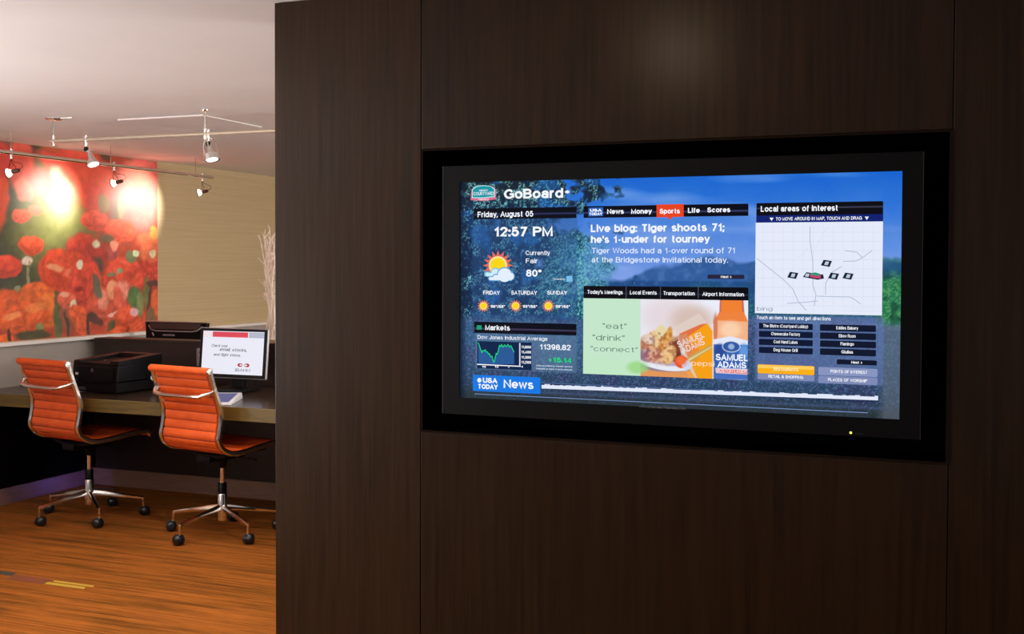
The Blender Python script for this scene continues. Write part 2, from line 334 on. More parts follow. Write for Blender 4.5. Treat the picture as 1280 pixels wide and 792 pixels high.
def bar(x0, y0, x1, y1, rgb, layer=1, name='screen_bar', r=0, k=1, round_top=False):   # y0, y1 measured at the left end
    a0, t0 = T(x0, y0); _, b0 = T(x0, y1); a1, _ = T(x1, y0)
    if r <= 0: P = [(a0,b0),(a1,b0),(a1,t0),(a0,t0)]
    else:
        P = []
        cs = [(a1-r,t0-r,0),(a0+r,t0-r,90)] + ([] if round_top else [(a0+r,b0+r,180),(a1-r,b0+r,270)])
        for cx, cz, st in cs:
            for i in range(5): an = math.radians(st+i*22.5); P.append((cx+r*math.cos(an), cz+r*math.sin(an)))
        if round_top: P += [(a0,b0),(a1,b0)]
    return MB().poly([tvpt(x, yS-.0004*layer, z) for x, z in P]).build(name, G(rgb, k), screen)
# stroke lettering in plain grotesque shapes: lines as (x,y) lists, arcs as (cx,cy,rx,ry,from,to)
def _gl():
    g = {}
    L = lambda *p: list(p)
    A = lambda cx, cy, rx, ry, a, b: [(cx+rx*math.cos(math.radians(a+(b-a)*i/n)), cy+ry*math.sin(math.radians(a+(b-a)*i/n))) for n in [max(4, int(abs(b-a)/22))] for i in range(n+1)]
    o = lambda cx=.26, cy=.365, rx=.26, ry=.365: A(cx, cy, rx, ry, 0, 360)
    g['a'] = (.50, [A(.26,.53,.21,.20,160,0)+L((.47,0)), o(.235,.205,.225,.205)]); g['b'] = (.52, [L((0,1),(0,0)), o()]); g['c'] = (.50, [A(.27,.365,.27,.365,45,315)])
    g['d'] = (.52, [L((.52,1),(.52,0)), o()]); g['e'] = (.52, [L((.02,.365))+A(.26,.365,.26,.365,0,318)]); g['f'] = (.28, [L((.12,0))+A(.28,.82,.16,.18,180,80), L((0,.70),(.29,.70))])
    g['g'] = (.52, [o(), L((.52,.73))+A(.27,-.05,.25,.22,0,-150)]); g['h'] = (.46, [L((0,1),(0,0)), A(.23,.45,.23,.28,180,0)+L((.46,0))]); g['i'] = (.0, [L((0,.73),(0,0)), L((0,.98),(0,1.02))])
    g['j'] = (.06, [L((.06,.73),(.06,-.15),(-.04,-.22)), L((.06,.98),(.06,1.02))]); g['k'] = (.44, [L((0,1),(0,0)), L((.41,.73),(.02,.28)), L((.15,.42),(.44,0))]); g['l'] = (.0, [L((0,1),(0,0))])
    g['m'] = (.78, [L((0,.73),(0,0)), A(.195,.5,.195,.23,180,0)+L((.39,0)), A(.585,.5,.195,.23,180,0)+L((.78,0))]); g['n'] = (.46, [L((0,.73),(0,0)), A(.23,.45,.23,.28,180,0)+L((.46,0))])
    g['o'] = (.54, [o(.27,.365,.27,.365)]); g['p'] = (.52, [L((0,.73),(0,-.27)), o()]); g['q'] = (.52, [L((.52,.73),(.52,-.27)), o()]); g['r'] = (.26, [L((0,.73),(0,0)), A(.25,.42,.25,.31,180,82)])
    g['s'] = (.44, [A(.22,.55,.20,.18,35,262)+A(.22,.185,.22,.185,90,-155)]); g['t'] = (.28, [L((.13,.96))+A(.27,.15,.14,.15,180,285), L((0,.73),(.29,.73))])
    g['u'] = (.46, [L((0,.73))+A(.23,.28,.23,.28,180,360), L((.46,.73),(.46,0))]); g['v'] = (.46, [L((0,.73),(.23,0),(.46,.73))]); g['w'] = (.72, [L((0,.73),(.18,0),(.36,.73),(.54,0),(.72,.73))])
    g['x'] = (.44, [L((0,.73),(.44,0)), L((.44,.73),(0,0))]); g['y'] = (.46, [L((0,.73),(.24,.02)), L((.46,.73),(.20,-.18),(.04,-.25))]); g['z'] = (.42, [L((0,.73),(.42,.73),(0,0),(.42,0))])
    g['A'] = (.68, [L((0,0),(.34,1),(.68,0)), L((.13,.33),(.55,.33))]); g['B'] = (.60, [L((0,1),(0,0)), L((0,1))+A(.32,.765,.235,.235,90,-90)+L((0,.53)), L((0,.53))+A(.33,.265,.265,.265,90,-90)+L((0,0))])
    g['C'] = (.70, [A(.37,.5,.37,.5,42,318)]); g['D'] = (.64, [L((0,0),(0,1))+A(.26,.5,.38,.5,90,-90)+L((0,0))]); g['E'] = (.54, [L((.54,1),(0,1),(0,0),(.56,0)), L((0,.53),(.50,.53))]); g['F'] = (.50, [L((.52,1),(0,1),(0,0)), L((0,.52),(.45,.52))])
    g['G'] = (.74, [A(.38,.5,.38,.5,42,322)+L((.74,.16),(.74,.47),(.42,.47))]); g['H'] = (.62, [L((0,1),(0,0)), L((.62,1),(.62,0)), L((0,.53),(.62,.53))]); g['I'] = (.0, [L((0,1),(0,0))]); g['J'] = (.40, [L((.40,1))+A(.20,.25,.20,.25,0,-180)])
    g['K'] = (.62, [L((0,1),(0,0)), L((.60,1),(.02,.38)), L((.20,.58),(.63,0))]); g['L'] = (.48, [L((0,1),(0,0),(.48,0))]); g['M'] = (.74, [L((0,0),(0,1),(.37,.02),(.74,1),(.74,0))]); g['N'] = (.62, [L((0,0),(0,1),(.62,0),(.62,1))])
    g['O'] = (.76, [A(.38,.5,.38,.5,0,360)]); g['P'] = (.58, [L((0,0),(0,1))+A(.32,.74,.26,.26,90,-90)+L((0,.48))]); g['Q'] = (.76, [A(.38,.5,.38,.5,0,360), L((.48,.2),(.76,-.04))])
    g['R'] = (.64, [L((0,0),(0,1))+A(.34,.745,.255,.255,90,-90)+L((0,.49)), L((.36,.49),(.64,0))]); g['S'] = (.60, [A(.30,.745,.27,.255,28,262)+A(.30,.25,.30,.25,88,-160)]); g['T'] = (.60, [L((0,1),(.60,1)), L((.30,1),(.30,0))])
    g['U'] = (.62, [L((0,1))+A(.31,.32,.31,.32,180,360)+L((.62,1))]); g['V'] = (.66, [L((0,1),(.33,0),(.66,1))]); g['W'] = (.96, [L((0,1),(.23,0),(.48,1),(.73,0),(.96,1))]); g['X'] = (.62, [L((0,1),(.62,0)), L((.62,1),(0,0))])
    g['Y'] = (.64, [L((0,1),(.32,.46),(.64,1)), L((.32,.46),(.32,0))]); g['Z'] = (.58, [L((0,1),(.58,1),(0,0),(.58,0))])
    g['0'] = (.50, [A(.25,.5,.25,.5,0,360)]); g['1'] = (.32, [L((.02,.74),(.26,1),(.26,0))]); g['2'] = (.50, [A(.25,.74,.24,.26,165,-35)+L((.02,0),(.50,0))]); g['3'] = (.50, [A(.24,.765,.22,.235,160,-90), A(.24,.265,.26,.265,90,-160)])
    g['4'] = (.54, [L((.40,0),(.40,1),(0,.26),(.54,.26))]); g['5'] = (.50, [L((.46,1),(.10,1),(.05,.52))+A(.25,.33,.25,.33,125,-155)]); g['6'] = (.50, [A(.27,.5,.26,.5,50,180)+A(.25,.31,.25,.31,180,540)]); g['7'] = (.48, [L((0,1),(.48,1),(.17,0))])
    g['8'] = (.50, [A(.25,.765,.21,.235,0,360), A(.25,.27,.25,.27,0,360)]); g['9'] = (.50, [A(.23,.5,.26,.5,-130,0)+A(.25,.69,.25,.31,0,360)])
    g['.'] = (.0, [L((0,-.02),(0,.03))]); g[','] = (.0, [L((0,.03),(0,-.02),(-.05,-.16))]); g[':'] = (.0, [L((0,-.02),(0,.03)), L((0,.60),(0,.65))]); g[';'] = (.0, [L((0,.03),(0,-.02),(-.05,-.16)), L((0,.60),(0,.65))])
    g["'"] = (.0, [L((0,1),(0,.76))]); g['-'] = (.26, [L((0,.36),(.26,.36))]); g['+'] = (.44, [L((0,.42),(.44,.42)), L((.22,.64),(.22,.20))]); g['>'] = (.34, [L((0,.72),(.34,.40),(0,.08))]); g['/'] = (.28, [L((0,0),(.28,1))])
    g['('] = (.14, [A(.30,.4,.30,.62,130,230)]); g[')'] = (.14, [A(-.16,.4,.30,.62,50,-50)]); g['°'] = (.22, [A(.11,.88,.12,.12,0,360)]); g['&'] = (.64, [L((.62,0),(.12,.70))+A(.26,.82,.16,.16,215,-40)+A(.24,.25,.24,.26,130,340)+L((.60,.45))])
    g['®'] = (.60, [A(.30,.70,.32,.32,0,360), L((.20,.54),(.20,.86),(.38,.86),(.38,.70),(.20,.70)), L((.28,.70),(.40,.54))]); g['“'] = (.16, [L((0,.78),(.04,1)), L((.14,.78),(.18,1))]); g['”'] = (.16, [L((.04,1),(0,.78)), L((.18,1),(.14,.78))]); g[' '] = (.12, [])
    return g
GL = _gl()
def text_mesh(txt, weight=.12, shear=0):
    """returns vertices and faces; cap height 1, weight = stroke thickness in cap heights"""
    v = []; f = []; x = 0; gap = .13+weight*.62
    for ch in txt:
        wd, strokes = GL.get(ch, GL['o'])
        for st in strokes:
            P = [(x+p[0], weight/2+p[1]*(1-weight)) for p in st]; n = len(P); i0 = len(v); hw = weight/2
            closed = math.hypot(P[0][0]-P[-1][0], P[0][1]-P[-1][1]) < 1e-4
            for i, p in enumerate(P):
                a = P[i-1] if i > 0 else (P[-2] if closed else None); b = P[i+1] if i < n-1 else (P[1] if closed else None)
                d1 = (p[0]-a[0], p[1]-a[1]) if a else (b[0]-p[0], b[1]-p[1]); d2 = (b[0]-p[0], b[1]-p[1]) if b else d1
                l1 = math.hypot(*d1) or 1; l2 = math.hypot(*d2) or 1; n1 = (-d1[1]/l1, d1[0]/l1); n2 = (-d2[1]/l2, d2[0]/l2)
                mx, my = n1[0]+n2[0], n1[1]+n2[1]; ml_ = math.hypot(mx, my)
                if ml_ < .35: mx, my = n1; k = 1
                else: mx /= ml_; my /= ml_; k = min(1/max(.3, mx*n1[0]+my*n1[1]), 1.7)
                ex, ey = p
                if a is None: ex -= d2[0]/l2*hw*.9*(abs(d2[1]) > abs(d2[0])); ey -= d2[1]/l2*hw*.9
                if b is None: ex += d1[0]/l1*hw*.9*(abs(d1[1]) > abs(d1[0])); ey += d1[1]/l1*hw*.9
                v += [(ex+mx*hw*k, ey+my*hw*k), (ex-mx*hw*k, ey-my*hw*k)]
            for i in range(n-1): q = i0+2*i; f.append((q, q+1, q+3, q+2))
        x += wd+gap+(.0 if ch != ' ' else .08)
    return np.array([(p[0]+shear*p[1], p[1], 0) for p in v]), f
def fit_text(txt, a0, a1, zb, cap, fn, m, parent, bold=.012, name='lettering', rot=0, shear=0):
    v, f = text_mesh(txt, .115+bold*3.2, shear); w = v[:,0].max()-v[:,0].min(); k = (a1-a0)/w; x0 = v[:,0].min(); kc = cap
    c, s = math.cos(rot), math.sin(rot); mb = MB()
    for p in v:
        dx = (p[0]-x0)*k; dz = p[1]*kc; mb.v.append(tuple(fn(a0+dx*c-dz*s, zb+dx*s+dz*c)))
    mb.f = f; return mb.build(name, m, parent)
def txt(s, x0, x1, yb, cap, rgb=(240,245,255), layer=3, bold=.014, rot=0, shear=0, k=1):   # yb: baseline at the left end, cap height in photo pixels there
    a0, z0 = T(x0, yb); a1, _ = T(x1, yb); _, z1 = T(x0, yb-cap)
    return fit_text(s, a0, a1, z0, z1-z0, lambda a, z: tvpt(a, yS-.0004*layer, z), G(rgb, k), screen, bold, rot=rot, shear=shear)
W = (244,247,255); K = (4,6,22); K2 = (28,34,60)
# heading and emblem
shape([(588,250),(589,238),(594,234),(616,233),(620,237),(620,249),(605,251)], (214,110,140), 1, 'emblem_base')
shape([(590,247.5),(590,236.5),(595,232.5),(604,231.4),(613,232.2),(618.5,236),(618.5,246),(604,247.5)], (190,235,240), 2, 'emblem_border')
shape([(591,246.5),(591,237),(596,233.4),(604,232.3),(613,233),(617.5,236.6),(617.5,245),(604,246.6)], (20,150,165), 3, 'emblem_field')
txt('COURTYARD', 592, 617, 244.2, 4.2, W, 4, .01); txt('Marriott', 599, 609.5, 239.0, 2.4, W, 4, .02); txt('Marriott', 598, 611, 250.2, 2.4, (255,225,235), 4, .02)
txt('GoBoard', 630, 704, 248.6, 12.2, W, 3, .03); txt('®', 706, 712, 243.5, 5.5, W, 3, .01)
# date bar and clock
bar(592, 260.5, 720.5, 274, K, 1, r=.003, round_top=True); bar(592, 267, 720.5, 269.3, (38,44,84), 2, 'bar_sheen'); txt('Friday, August 05', 597, 666.5, 271.5, 7.0, W, 3, .02)
txt('12:57 PM', 618, 691, 295.5, 12.0, W, 3, .03)
# weather sun behind cloud
def sun(cx, cy, r0, r1, n, ray, layer=2):
    P = []
    for i in range(2*n):
        a = PI*i/n; r = r1 if i % 2 == 0 else r0*1.05; P.append((cx+r*math.cos(a), cy+r*math.sin(a)))
    shape(P, ray, layer, 'sun_rays')
    ci = lambda r: [(cx+r*math.cos(2*PI*i/24), cy+r*math.sin(2*PI*i/24)) for i in range(24)]
    shape(ci(r0), (255,225,150), layer+1, 'sun_halo'); shape(ci(r0*.80), (250,214,15), layer+2, 'sun_disc')
sun(622.5, 331.5, 11.5, 19, 16, (226,108,92))
def cloud(circles, rgb, layer, base):
    for (cx, cy, r) in circles: shape([(cx+r*math.cos(2*PI*i/20), cy+r*math.sin(2*PI*i/20)) for i in range(20)], rgb, layer, 'cloud_graphic')
    shape([(base[0],base[1]),(base[2],base[1]),(base[2],base[3]),(base[0],base[3])], rgb, layer+.3, 'cloud_graphic')
cloud([(619.5,340,5.6),(608.5,342.3,3.3)], (110,190,220), 5, (606,339.5,622,345.4)); cloud([(619.5,340.6,4.9),(609.5,342.8,2.4)], (205,236,250), 5.5, (608,341,621,344.8))
cloud([(631,343,9.6),(638,344.8,5.8),(620,346.3,4.4),(613,347.8,2.8)], (95,165,215), 6, (612,345,640,351)); cloud([(631,343.6,8.6),(637.8,345.2,4.8),(620,346.8,3.5),(613.5,348,2.0)], (228,238,252), 6.5, (613,346.2,640,349.9))
txt('Currently', 657, 687.5, 318.7, 5.6, W, 3, .008); txt('Fair', 657.3, 672, 328.8, 5.9, W, 3, .008); txt('80°', 657.5, 677, 345.5, 8.8, W, 3, .028)
txt('Powered by', 692, 706, 349.6, 2.0, W, 3, .01); shape([(708,344.8),(715.5,344.6),(715.5,351.6),(708,352)], (120,190,235), 3)
for s, x0, x1 in (('FRIDAY', 604, 625), ('SATURDAY', 639, 671.5), ('SUNDAY', 684, 709)): txt(s, x0, x1, 368, 5, W, 3, .02)
for cx, s in ((604.3, '96°/68°'), (644.5, '95°/66°'), (685.5, '98°/66°')):
    sun(cx, 382.2, 4.6, 8.2, 14, (232,130,90)); txt(s, cx+9, cx+27, 384.5, 3.6, W, 3, .03)
# markets
bar(592.5, 401.8, 720.5, 415.8, K, 1, r=.003, round_top=True); bar(592.5, 409, 720.5, 411.3, (58,50,80), 2, 'bar_sheen')
shape([(596,406.3),(602,406.4),(602,411.8),(596,411.7)], (20,160,120), 3); txt('Markets', 606.5, 637.5, 412.3, 6.6, W, 3, .024)
txt('Dow Jones Industrial Average', 597, 684.5, 423.3, 4.8, W, 3, .006)
bar(596.5, 426, 664.5, 460, (8,34,74), 2, 'chart_panel')
gp = [(598,428),(599,431),(600,434),(601.5,438),(602.5,441),(603.5,437.5),(605,439),(606.5,436.5),(608,440),(609.5,439.5),(611,443),(612,441.5),(613.5,446),(615,444.5),(616,449),(617.6,453),(619,447),(620.5,441),(621.5,443),(623,438),(624.5,431),(626,433.5),(627,430),(629,434),(631,430.5),(633,433.5),(635,430),(637,434),(638.5,431.5),(640,434),(641.5,438),(642.8,440)]
ar = MB(); q = lambda p, L: tvpt(T(*p)[0], yS-.0004*L, T(*p)[1])
for a, b in zip(gp, gp[1:]): ar.poly([q(a, 3), q(b, 3), q((b[0], 455), 3), q((a[0], 455), 3)])
ar.build('chart_area', G((40,88,150)), screen)
ln = MB()
for a, b in zip(gp, gp[1:]):
    dx, dy = b[0]-a[0], b[1]-a[1]; l = math.hypot(dx, dy); ox, oy = -dy/l*.55, dx/l*.55
    ln.poly([q((a[0]+ox,a[1]+oy), 4), q((b[0]+ox,b[1]+oy), 4), q((b[0]-ox,b[1]-oy), 4), q((a[0]-ox,a[1]-oy), 4)])
ln.build('chart_line', G((30,205,130)), screen)
shape([(596.5,454.5),(651,457.0),(651,458.2),(596.5,455.7)], W, 5, 'chart_axis'); shape([(649.2,428.5),(650.7,428.5),(650.7,458),(649.2,458)], (220,225,240), 5, 'chart_axis')
for s, yy in (('11,600', 435), ('11,400', 441.3), ('11,300', 447.8), ('11,200', 454)): txt(s, 651.8, 663.8, yy, 3.4, W, 3, .035)
for s, xx in (('10', 602.5), ('12', 618.5), ('2', 635), ('4', 651.5)): txt(s, xx, xx+(5 if len(s) > 1 else 2.2), 459.2, 2.6, W, 5, .03)
txt('11398.82', 675, 713.5, 436.5, 6.8, W, 3, .02); txt('+15.14', 686, 714, 452.5, 6.4, (20,215,120), 3, .03)
txt('Data provided by market service', 670.5, 715.5, 457.4, 1.8, (215,225,245), 3, .02); txt('Delayed at least twenty minutes', 670.5, 715.5, 461.2, 1.8, (215,225,245), 3, .02)
# news ticker
bar(591, 468, 675.5, 488.2, (20,120,228), 2, 'news_badge', r=.004)
txt('USA', 603.5, 622, 478.2, 6.6, W, 3, .04); txt('TODAY', 598, 622.5, 485.6, 6.2, W, 3, .045)
shape([(599.2+2.6*math.cos(i*.4), 475+2.9*math.sin(i*.4)) for i in range(16)], W, 3, 'globe_graphic')
txt('News', 629.5, 667, 484.5, 10.6, W, 3, .022)
tick = MB(); random.seed(4); x = 677.0
while x < 1097:
    wd = random.uniform(2, 9); h = 2.6+random.choice([0, 0, .8, 1.6]); yc = 482.6+(x-677)*.0355
    wd = min(wd, 1098-x); tick.poly([q((x, yc-h*.7), 3), q((x+wd, yc+wd*.0355-h*.7), 3), q((x+wd, yc+wd*.0355+2.6), 3), q((x, yc+2.6), 3)]); x += wd*.97
tick.build('ticker_text_band', G((225,232,250)), screen)
bar(676, 477.8, 1096, 478.5, (90,120,170), 2, 'ticker_rim'); bar(593, 491.6, 1085, 492.4, (120,150,205), 2, 'ticker_rim')
# sports panel
bar(729.5, 257.7, 935.5, 272.2, K, 1, r=.003, round_top=True); bar(729.5, 265, 935.5, 267.2, (46,54,96), 2, 'bar_sheen')
shape([(735.5,259.6),(754,259),(754,269.8),(735.5,270.4)], (40,100,190), 3); txt('USA', 737.5, 752.5, 264.6, 3.6, W, 4, .05); txt('TODAY', 736.8, 753.2, 269, 3.4, W, 4, .05)
shape([(820.7,255.6),(854.6,254.8),(854.6,270.8),(841,271),(837.6,274.6),(834,271.2),(820.7,271.6)], (232,66,30), 3, 'highlight_tab')
for s, x0, x1, yb in (('News', 759, 780, 267.4), ('Money', 789, 815, 267.2), ('Sports', 824.5, 850, 267), ('Life', 860, 875, 266), ('Scores', 884, 913, 265.4)): txt(s, x0, x1, yb, 6.2, W, 5, .03)
txt('Live blog: Tiger shoots 71;', 738.5, 905.5, 290.0, 9.4, W, 3, .028); txt("he's 1-under for tourney", 738.5, 887.5, 303.6, 9.0, W, 3, .028)
txt('Tiger Woods had a 1-over round of 71', 740, 918.5, 316.5, 6.8, (230,240,255), 3, .004); txt('at the Bridgestone Invitational today.', 739.5, 910, 327.8, 6.8, (230,240,255), 3, .004)
bar(884.5, 343.0, 930.5, 348.2, (38,34,62), 2, 'screen_button', r=.002); txt('Next >', 901, 914.5, 347.3, 3.2, W, 3, .03)
# meetings panel
bar(729.5, 357, 935.5, 372.5, (6,6,16), 1, r=.003, round_top=True); bar(729.5, 365, 935.5, 367, (34,36,56), 1.5, 'bar_sheen')
for xx in (782.3, 825.2, 872.5): bar(xx, 358.3, xx+.7, 373, (90,96,120), 2, 'tab_divider')
for s, x0, x1, yb in (("Today's Meetings", 734.5, 778.5, 367), ('Local Events', 787.5, 821, 367.7), ('Transportation', 829.5, 868.5, 368.6), ('Airport Information', 878, 930, 369.6)): txt(s, x0, x1, yb, 4.8, W, 4, .018)
# advert picture
a0, z1 = T(729.2, 372.5); a1, _ = T(935.2, 374); _, z0 = T(729.2, 466.8); _, zb1 = T(935, 473.8)
ad = Print(a0, a1, z0, z1, .0016, (234,236,250))
n_ = fbm(ad.A, ad.Z, 40, 71); n_f = fbm(ad.A, ad.Z, 130, 77)
def B(px, py, rx, ry, rgb, soft=.3, rot=0, k=1):
    a, z = T(px, py); s = abs(T(px+1, py)[0]-a); sz = abs(T(px, py+1)[1]-z); ad.blob(a, z, rx*s, ry*sz, rgb, soft, -rot, k)
def Pg(pts, rgb, k=1, soft=.0018):     # convex polygon, measured corners
    q_ = [T(*p) for p in pts]; cx = sum(p[0] for p in q_)/len(q_); cz = sum(p[1] for p in q_)/len(q_); al = np.ones_like(ad.A)
    for i, p in enumerate(q_):
        r = q_[(i+1) % len(q_)]; nx, nz = -(r[1]-p[1]), r[0]-p[0]; l = math.hypot(nx, nz) or 1; sg = 1 if (cx-p[0])*nx+(cz-p[1])*nz > 0 else -1
        al = al*np.clip(sg*((ad.A-p[0])*nx+(ad.Z-p[1])*nz)/l/soft+.5, 0, 1)
    ad.mix(al*k, rgb)
B(835, 395, 36, 26, (228,216,222), 1.2); B(865, 400, 26, 18, (214,190,180), 1.0)
Pg([(800,455),(872,466),(890,480),(800,480)], (226,150,90)); Pg([(855,448),(892,450),(892,480),(862,480)], (240,160,70))
# table shade, plate and food
B(832, 456, 36, 8.0, (128,118,150), .5); B(829, 451.5, 36, 11, (232,234,246), .12, .12); B(828, 446, 34, 10, (176,160,190), .3, .12)
for (px, py, rx, ry, c) in ((812,432,14,13,(196,128,96)),(822,424,13,11,(226,186,128)),(808,444,11,8,(150,110,130)),(833,430,9,15,(206,132,62)),(832,446,11,9,(222,168,116)),(843,436,9,15,(132,66,40)),(847,446,9,7,(106,48,40)),(818,446,9,7,(196,130,110)),(838,442,7,11,(232,184,120)),(811,424,8,6,(222,200,190)),(826,414,6,8,(226,214,160)),(836,418,4,10,(214,150,60))): B(px, py, rx, ry, c, .5, .2)
m1 = np.clip(1.1-np.hypot((ad.A-T(826,434)[0])/.055, (ad.Z-T(826,434)[1])/.05), 0, 1); ad.mix(np.clip(m1*3,0,1)*(n_f > .58)*.5, (240,210,170)); ad.mix(np.clip(m1*3,0,1)*(n_f < .42)*.4, (120,60,50))
# tilted glass
Pg([(844,408),(873.5,391),(891,413),(891,474),(870,474),(852,446)], (224,206,196), .8)
Pg([(849,419),(884,404),(891,414),(891,476),(872,474)], (246,160,18)); Pg([(849,417),(876,405),(884,404),(850,427)], (226,112,62)); Pg([(846,420),(858,416),(868,446),(862,450)], (206,140,110), .8); B(866,440,8,12,(226,130,70),.9,0,.7)
Pg([(858,447.5),(889,430),(890,435),(861,453)], (196,164,96)); Pg([(860,449),(889,432.8),(889.3,434),(861,451)], (226,210,150))
B(851.5, 452, 8.2, 8, (232,84,40), .15); B(858,456,6,6,(206,214,240),.2,0,.8); B(851.5, 450.5, 6, 5, (240,110,60), .6)
# bottle
Pg([(900,370),(929,370),(930.5,392),(899,392)], (190,104,84)); Pg([(902,370),(927,370),(928,392),(901,392)], (240,128,48)); Pg([(898.8,390),(930,390),(936,404),(891.5,404)], (238,130,62)); Pg([(892,400),(936,402),(936,428),(892,428)], (244,178,136)); B(913,412,13,10,(250,208,172),.9); B(894,410,3,18,(196,100,70),.6,0,.7)
Pg([(892,424),(913,420),(936,426),(936,474),(892,474)], (226,232,250)); Pg([(892,430),(936,431),(936,474),(892,474)], (52,98,178)); B(900,438,7,8,(40,74,150),.8); B(930,440,6,10,(96,150,220),.8)
B(914, 433, 11.5, 7.2, (225,232,248), .12); B(914, 433, 10.5, 6.3, (48,88,160), .12); B(914, 433, 4, 3.6, (150,176,220), .5)
Pg([(894,459.5),(934.5,461),(934.5,468.2),(895,466)], (236,226,240)); Pg([(895,461),(934,462.5),(934,467.2),(896,465)], (232,110,98)); Pg([(892,467),(936,469),(936,475),(892,473)], (70,110,190)); Pg([(890.6,404),(891.6,404),(891.6,476),(890.6,476)], (236,236,246))
# green block
Pg([(720,360),(800.6,360),(800.6,480),(720,480)], (196,230,202)); Pg([(722,440),(800,456),(800,480),(722,480)], (192,232,196), .6); B(797, 459, 13, 7.5, (150,214,128), .8, 0, .8)
aL, aR = ad.A[0,0], ad.A[0,-1]
ad.mesh('advert_picture', M['screen'], lambda a, z: tvpt(a, yS-.0004, z), screen)
for s, x0, x1, yb, cp in (('“eat”', 753, 783.5, 410.4, 6.8), ('“drink”', 740.5, 781, 425, 7.2), ('“connect”', 738, 797.5, 438.4, 6.2)): txt(s, x0, x1, yb, cp, (92,124,110), 3, -.006)
txt('SAMUEL', 894.5, 934.5, 450, 8.2, W, 3, .026); txt('ADAMS', 896.5, 933, 459, 7.8, W, 3, .026); txt('BOSTON LAGER', 896, 933.5, 464.6, 3.6, W, 3, .01)
txt('SAMUEL', 848.5, 884, 434.5, 8, (236,222,226), 3, .012, rot=.42); txt('ADAMS', 854, 884.5, 442, 8, (236,222,226), 3, .012, rot=.44)
txt('pepsi', 864, 893, 456.6, 6.2, (250,226,190), 3, -.004)
# map panel
bar(945.5, 253.8, 1104, 269.5, (8,8,18), 1, r=.003, round_top=True); bar(945.5, 259.4, 1104, 261.4, (52,54,74), 1.5, 'bar_sheen'); txt('Local areas of interest', 951, 1047, 264.6, 7.2, W, 4, .024)
bar(945.3, 269.3, 1104, 278.2, (14,32,112), 2)
txt('TO MOVE AROUND IN MAP, TOUCH AND DRAG', 970, 1077.5, 275.6, 4.2, W, 4, .018)
for xx in (962, 1081): shape([(xx, 272 if xx < 1000 else 270.6), (xx+5, 272 if xx < 1000 else 270.6), (xx+2.5, 276 if xx < 1000 else 274.8)], W, 4, 'arrow_graphic')
a0, z1 = T(944.6, 278.2); a1, _ = T(1103.8, 277.2); _, z0 = T(944.6, 391.2)
MB().poly([tvpt(a0, yS-.0004, z0), tvpt(a1, yS-.0004, z0), tvpt(a1, yS-.0004, z1), tvpt(a0, yS-.0004, z1)]).build('map_sheet', G((228,234,250)), screen)
def roads(lines, wpx, rgb, L):
    r = MB()
    for ln_ in lines:
        for a, b in zip(ln_, ln_[1:]):
            dx, dy = b[0]-a[0], b[1]-a[1]; l = math.hypot(dx, dy); ox, oy = -dy/l*wpx/2, dx/l*wpx/2
            r.poly([q((a[0]+ox,a[1]+oy), L), q((b[0]+ox,b[1]+oy), L), q((b[0]-ox,b[1]-oy), L), q((a[0]-ox,a[1]-oy), L)])
    return r.build('map_roads', G(rgb), screen)
roads([[(946,323),(960,334),(980,350),(991,361),(998,377),(1008,388)],[(1012.5,283),(1012.5,300),(1016,327),(1016,356),(1020,368),(1018,382)],[(1032,368),(1032,354),(1040,340),(1052,333)],[(1021,370),(1062,371),(1068,374),(1076,380)],[(1054,326.5),(1070,326),(1078,322),(1090,313)],[(1078,322),(1071,315),(1056,313)],[(984,379),(1008,377.5),(1022,376)]], .9, (172,184,206), 2)
gr = [[(954+k*12.5,282),(954+k*12.5,388)] for k in range(12)]+[[(948,290+k*11.5),(1101,290+k*11.5)] for k in range(9)]+[[(1055,384),(1101,385)],[(1055,388),(1101,389)],[(1054,330),(1054,384)],[(1016,316),(1026,296),(1034,284)],[(996,322),(1004,318),(1010,309)]]
roads(gr, .35, (206,214,232), 1.5)
for (x, y) in ((991,344),(1033,329),(1042,345),(1060,345)):
    shape([(x-7,y+2.5),(x-3.5,y-4.5),(x+7,y-3),(x+4,y+4.5)], (22,32,50), 3, 'map_marker'); shape([(x-2.8,y+1.8),(x-1,y-2.4),(x+3.4,y-2),(x+1.8,y+2.2)], (190,205,225), 4, 'map_marker')
shape([(1003.5,346),(1008,340),(1029,343),(1030,348),(1022,349.5)], (26,36,54), 3, 'map_marker'); shape([(1012,345.5),(1013,341.5),(1019,340.5),(1026,343),(1026,348),(1018,347.5)], (190,70,110), 4, 'map_marker'); shape([(1013,343.5),(1014,341.2),(1019,340.2),(1025,342),(1025,344.5)], (40,150,120), 5, 'map_marker')
shape([(1006,345),(1008,341.6),(1012,342),(1010.5,346)], (190,205,225), 4, 'map_marker')
txt('bing', 946, 965.5, 388, 5, (150,160,178), 2, .0)
txt('Touch an item to see and get directions', 946, 1038.5, 398.6, 4.4, W, 3, .012)
ys = [403.2, 413.2, 423.2, 433.2]
for s, y in zip(('The Bistro (Courtyard Lobby)', 'Cheesecake Factory', 'Cool Hand Lukes', 'Dog House Grill'), ys):
    bar(948.7, y, 1016, y+7.6, (12,22,52), 2, 'screen_button', r=.0025); wd = len(s)*1.0; c = 982; txt(s, c-wd, c+wd, y+5.6+(c-949)*-.0, 4, W, 3, .016)
for s, y in zip(('Eddies Bakery', 'Elbow Room', 'Flamingo', 'Giulias'), ys):
    bar(1025, y+1.9, 1095, y+10.0, (14,22,46), 2, 'screen_button', r=.0025); wd = len(s)*1.05; c = 1059; txt(s, c-wd, c+wd, y+8.2, 4, W, 3, .016)
bar(1046, 448.8, 1096, 455, (14,22,44), 2, 'screen_button', r=.002); txt('Next >', 1064, 1078, 454.2, 3.4, W, 3, .03)
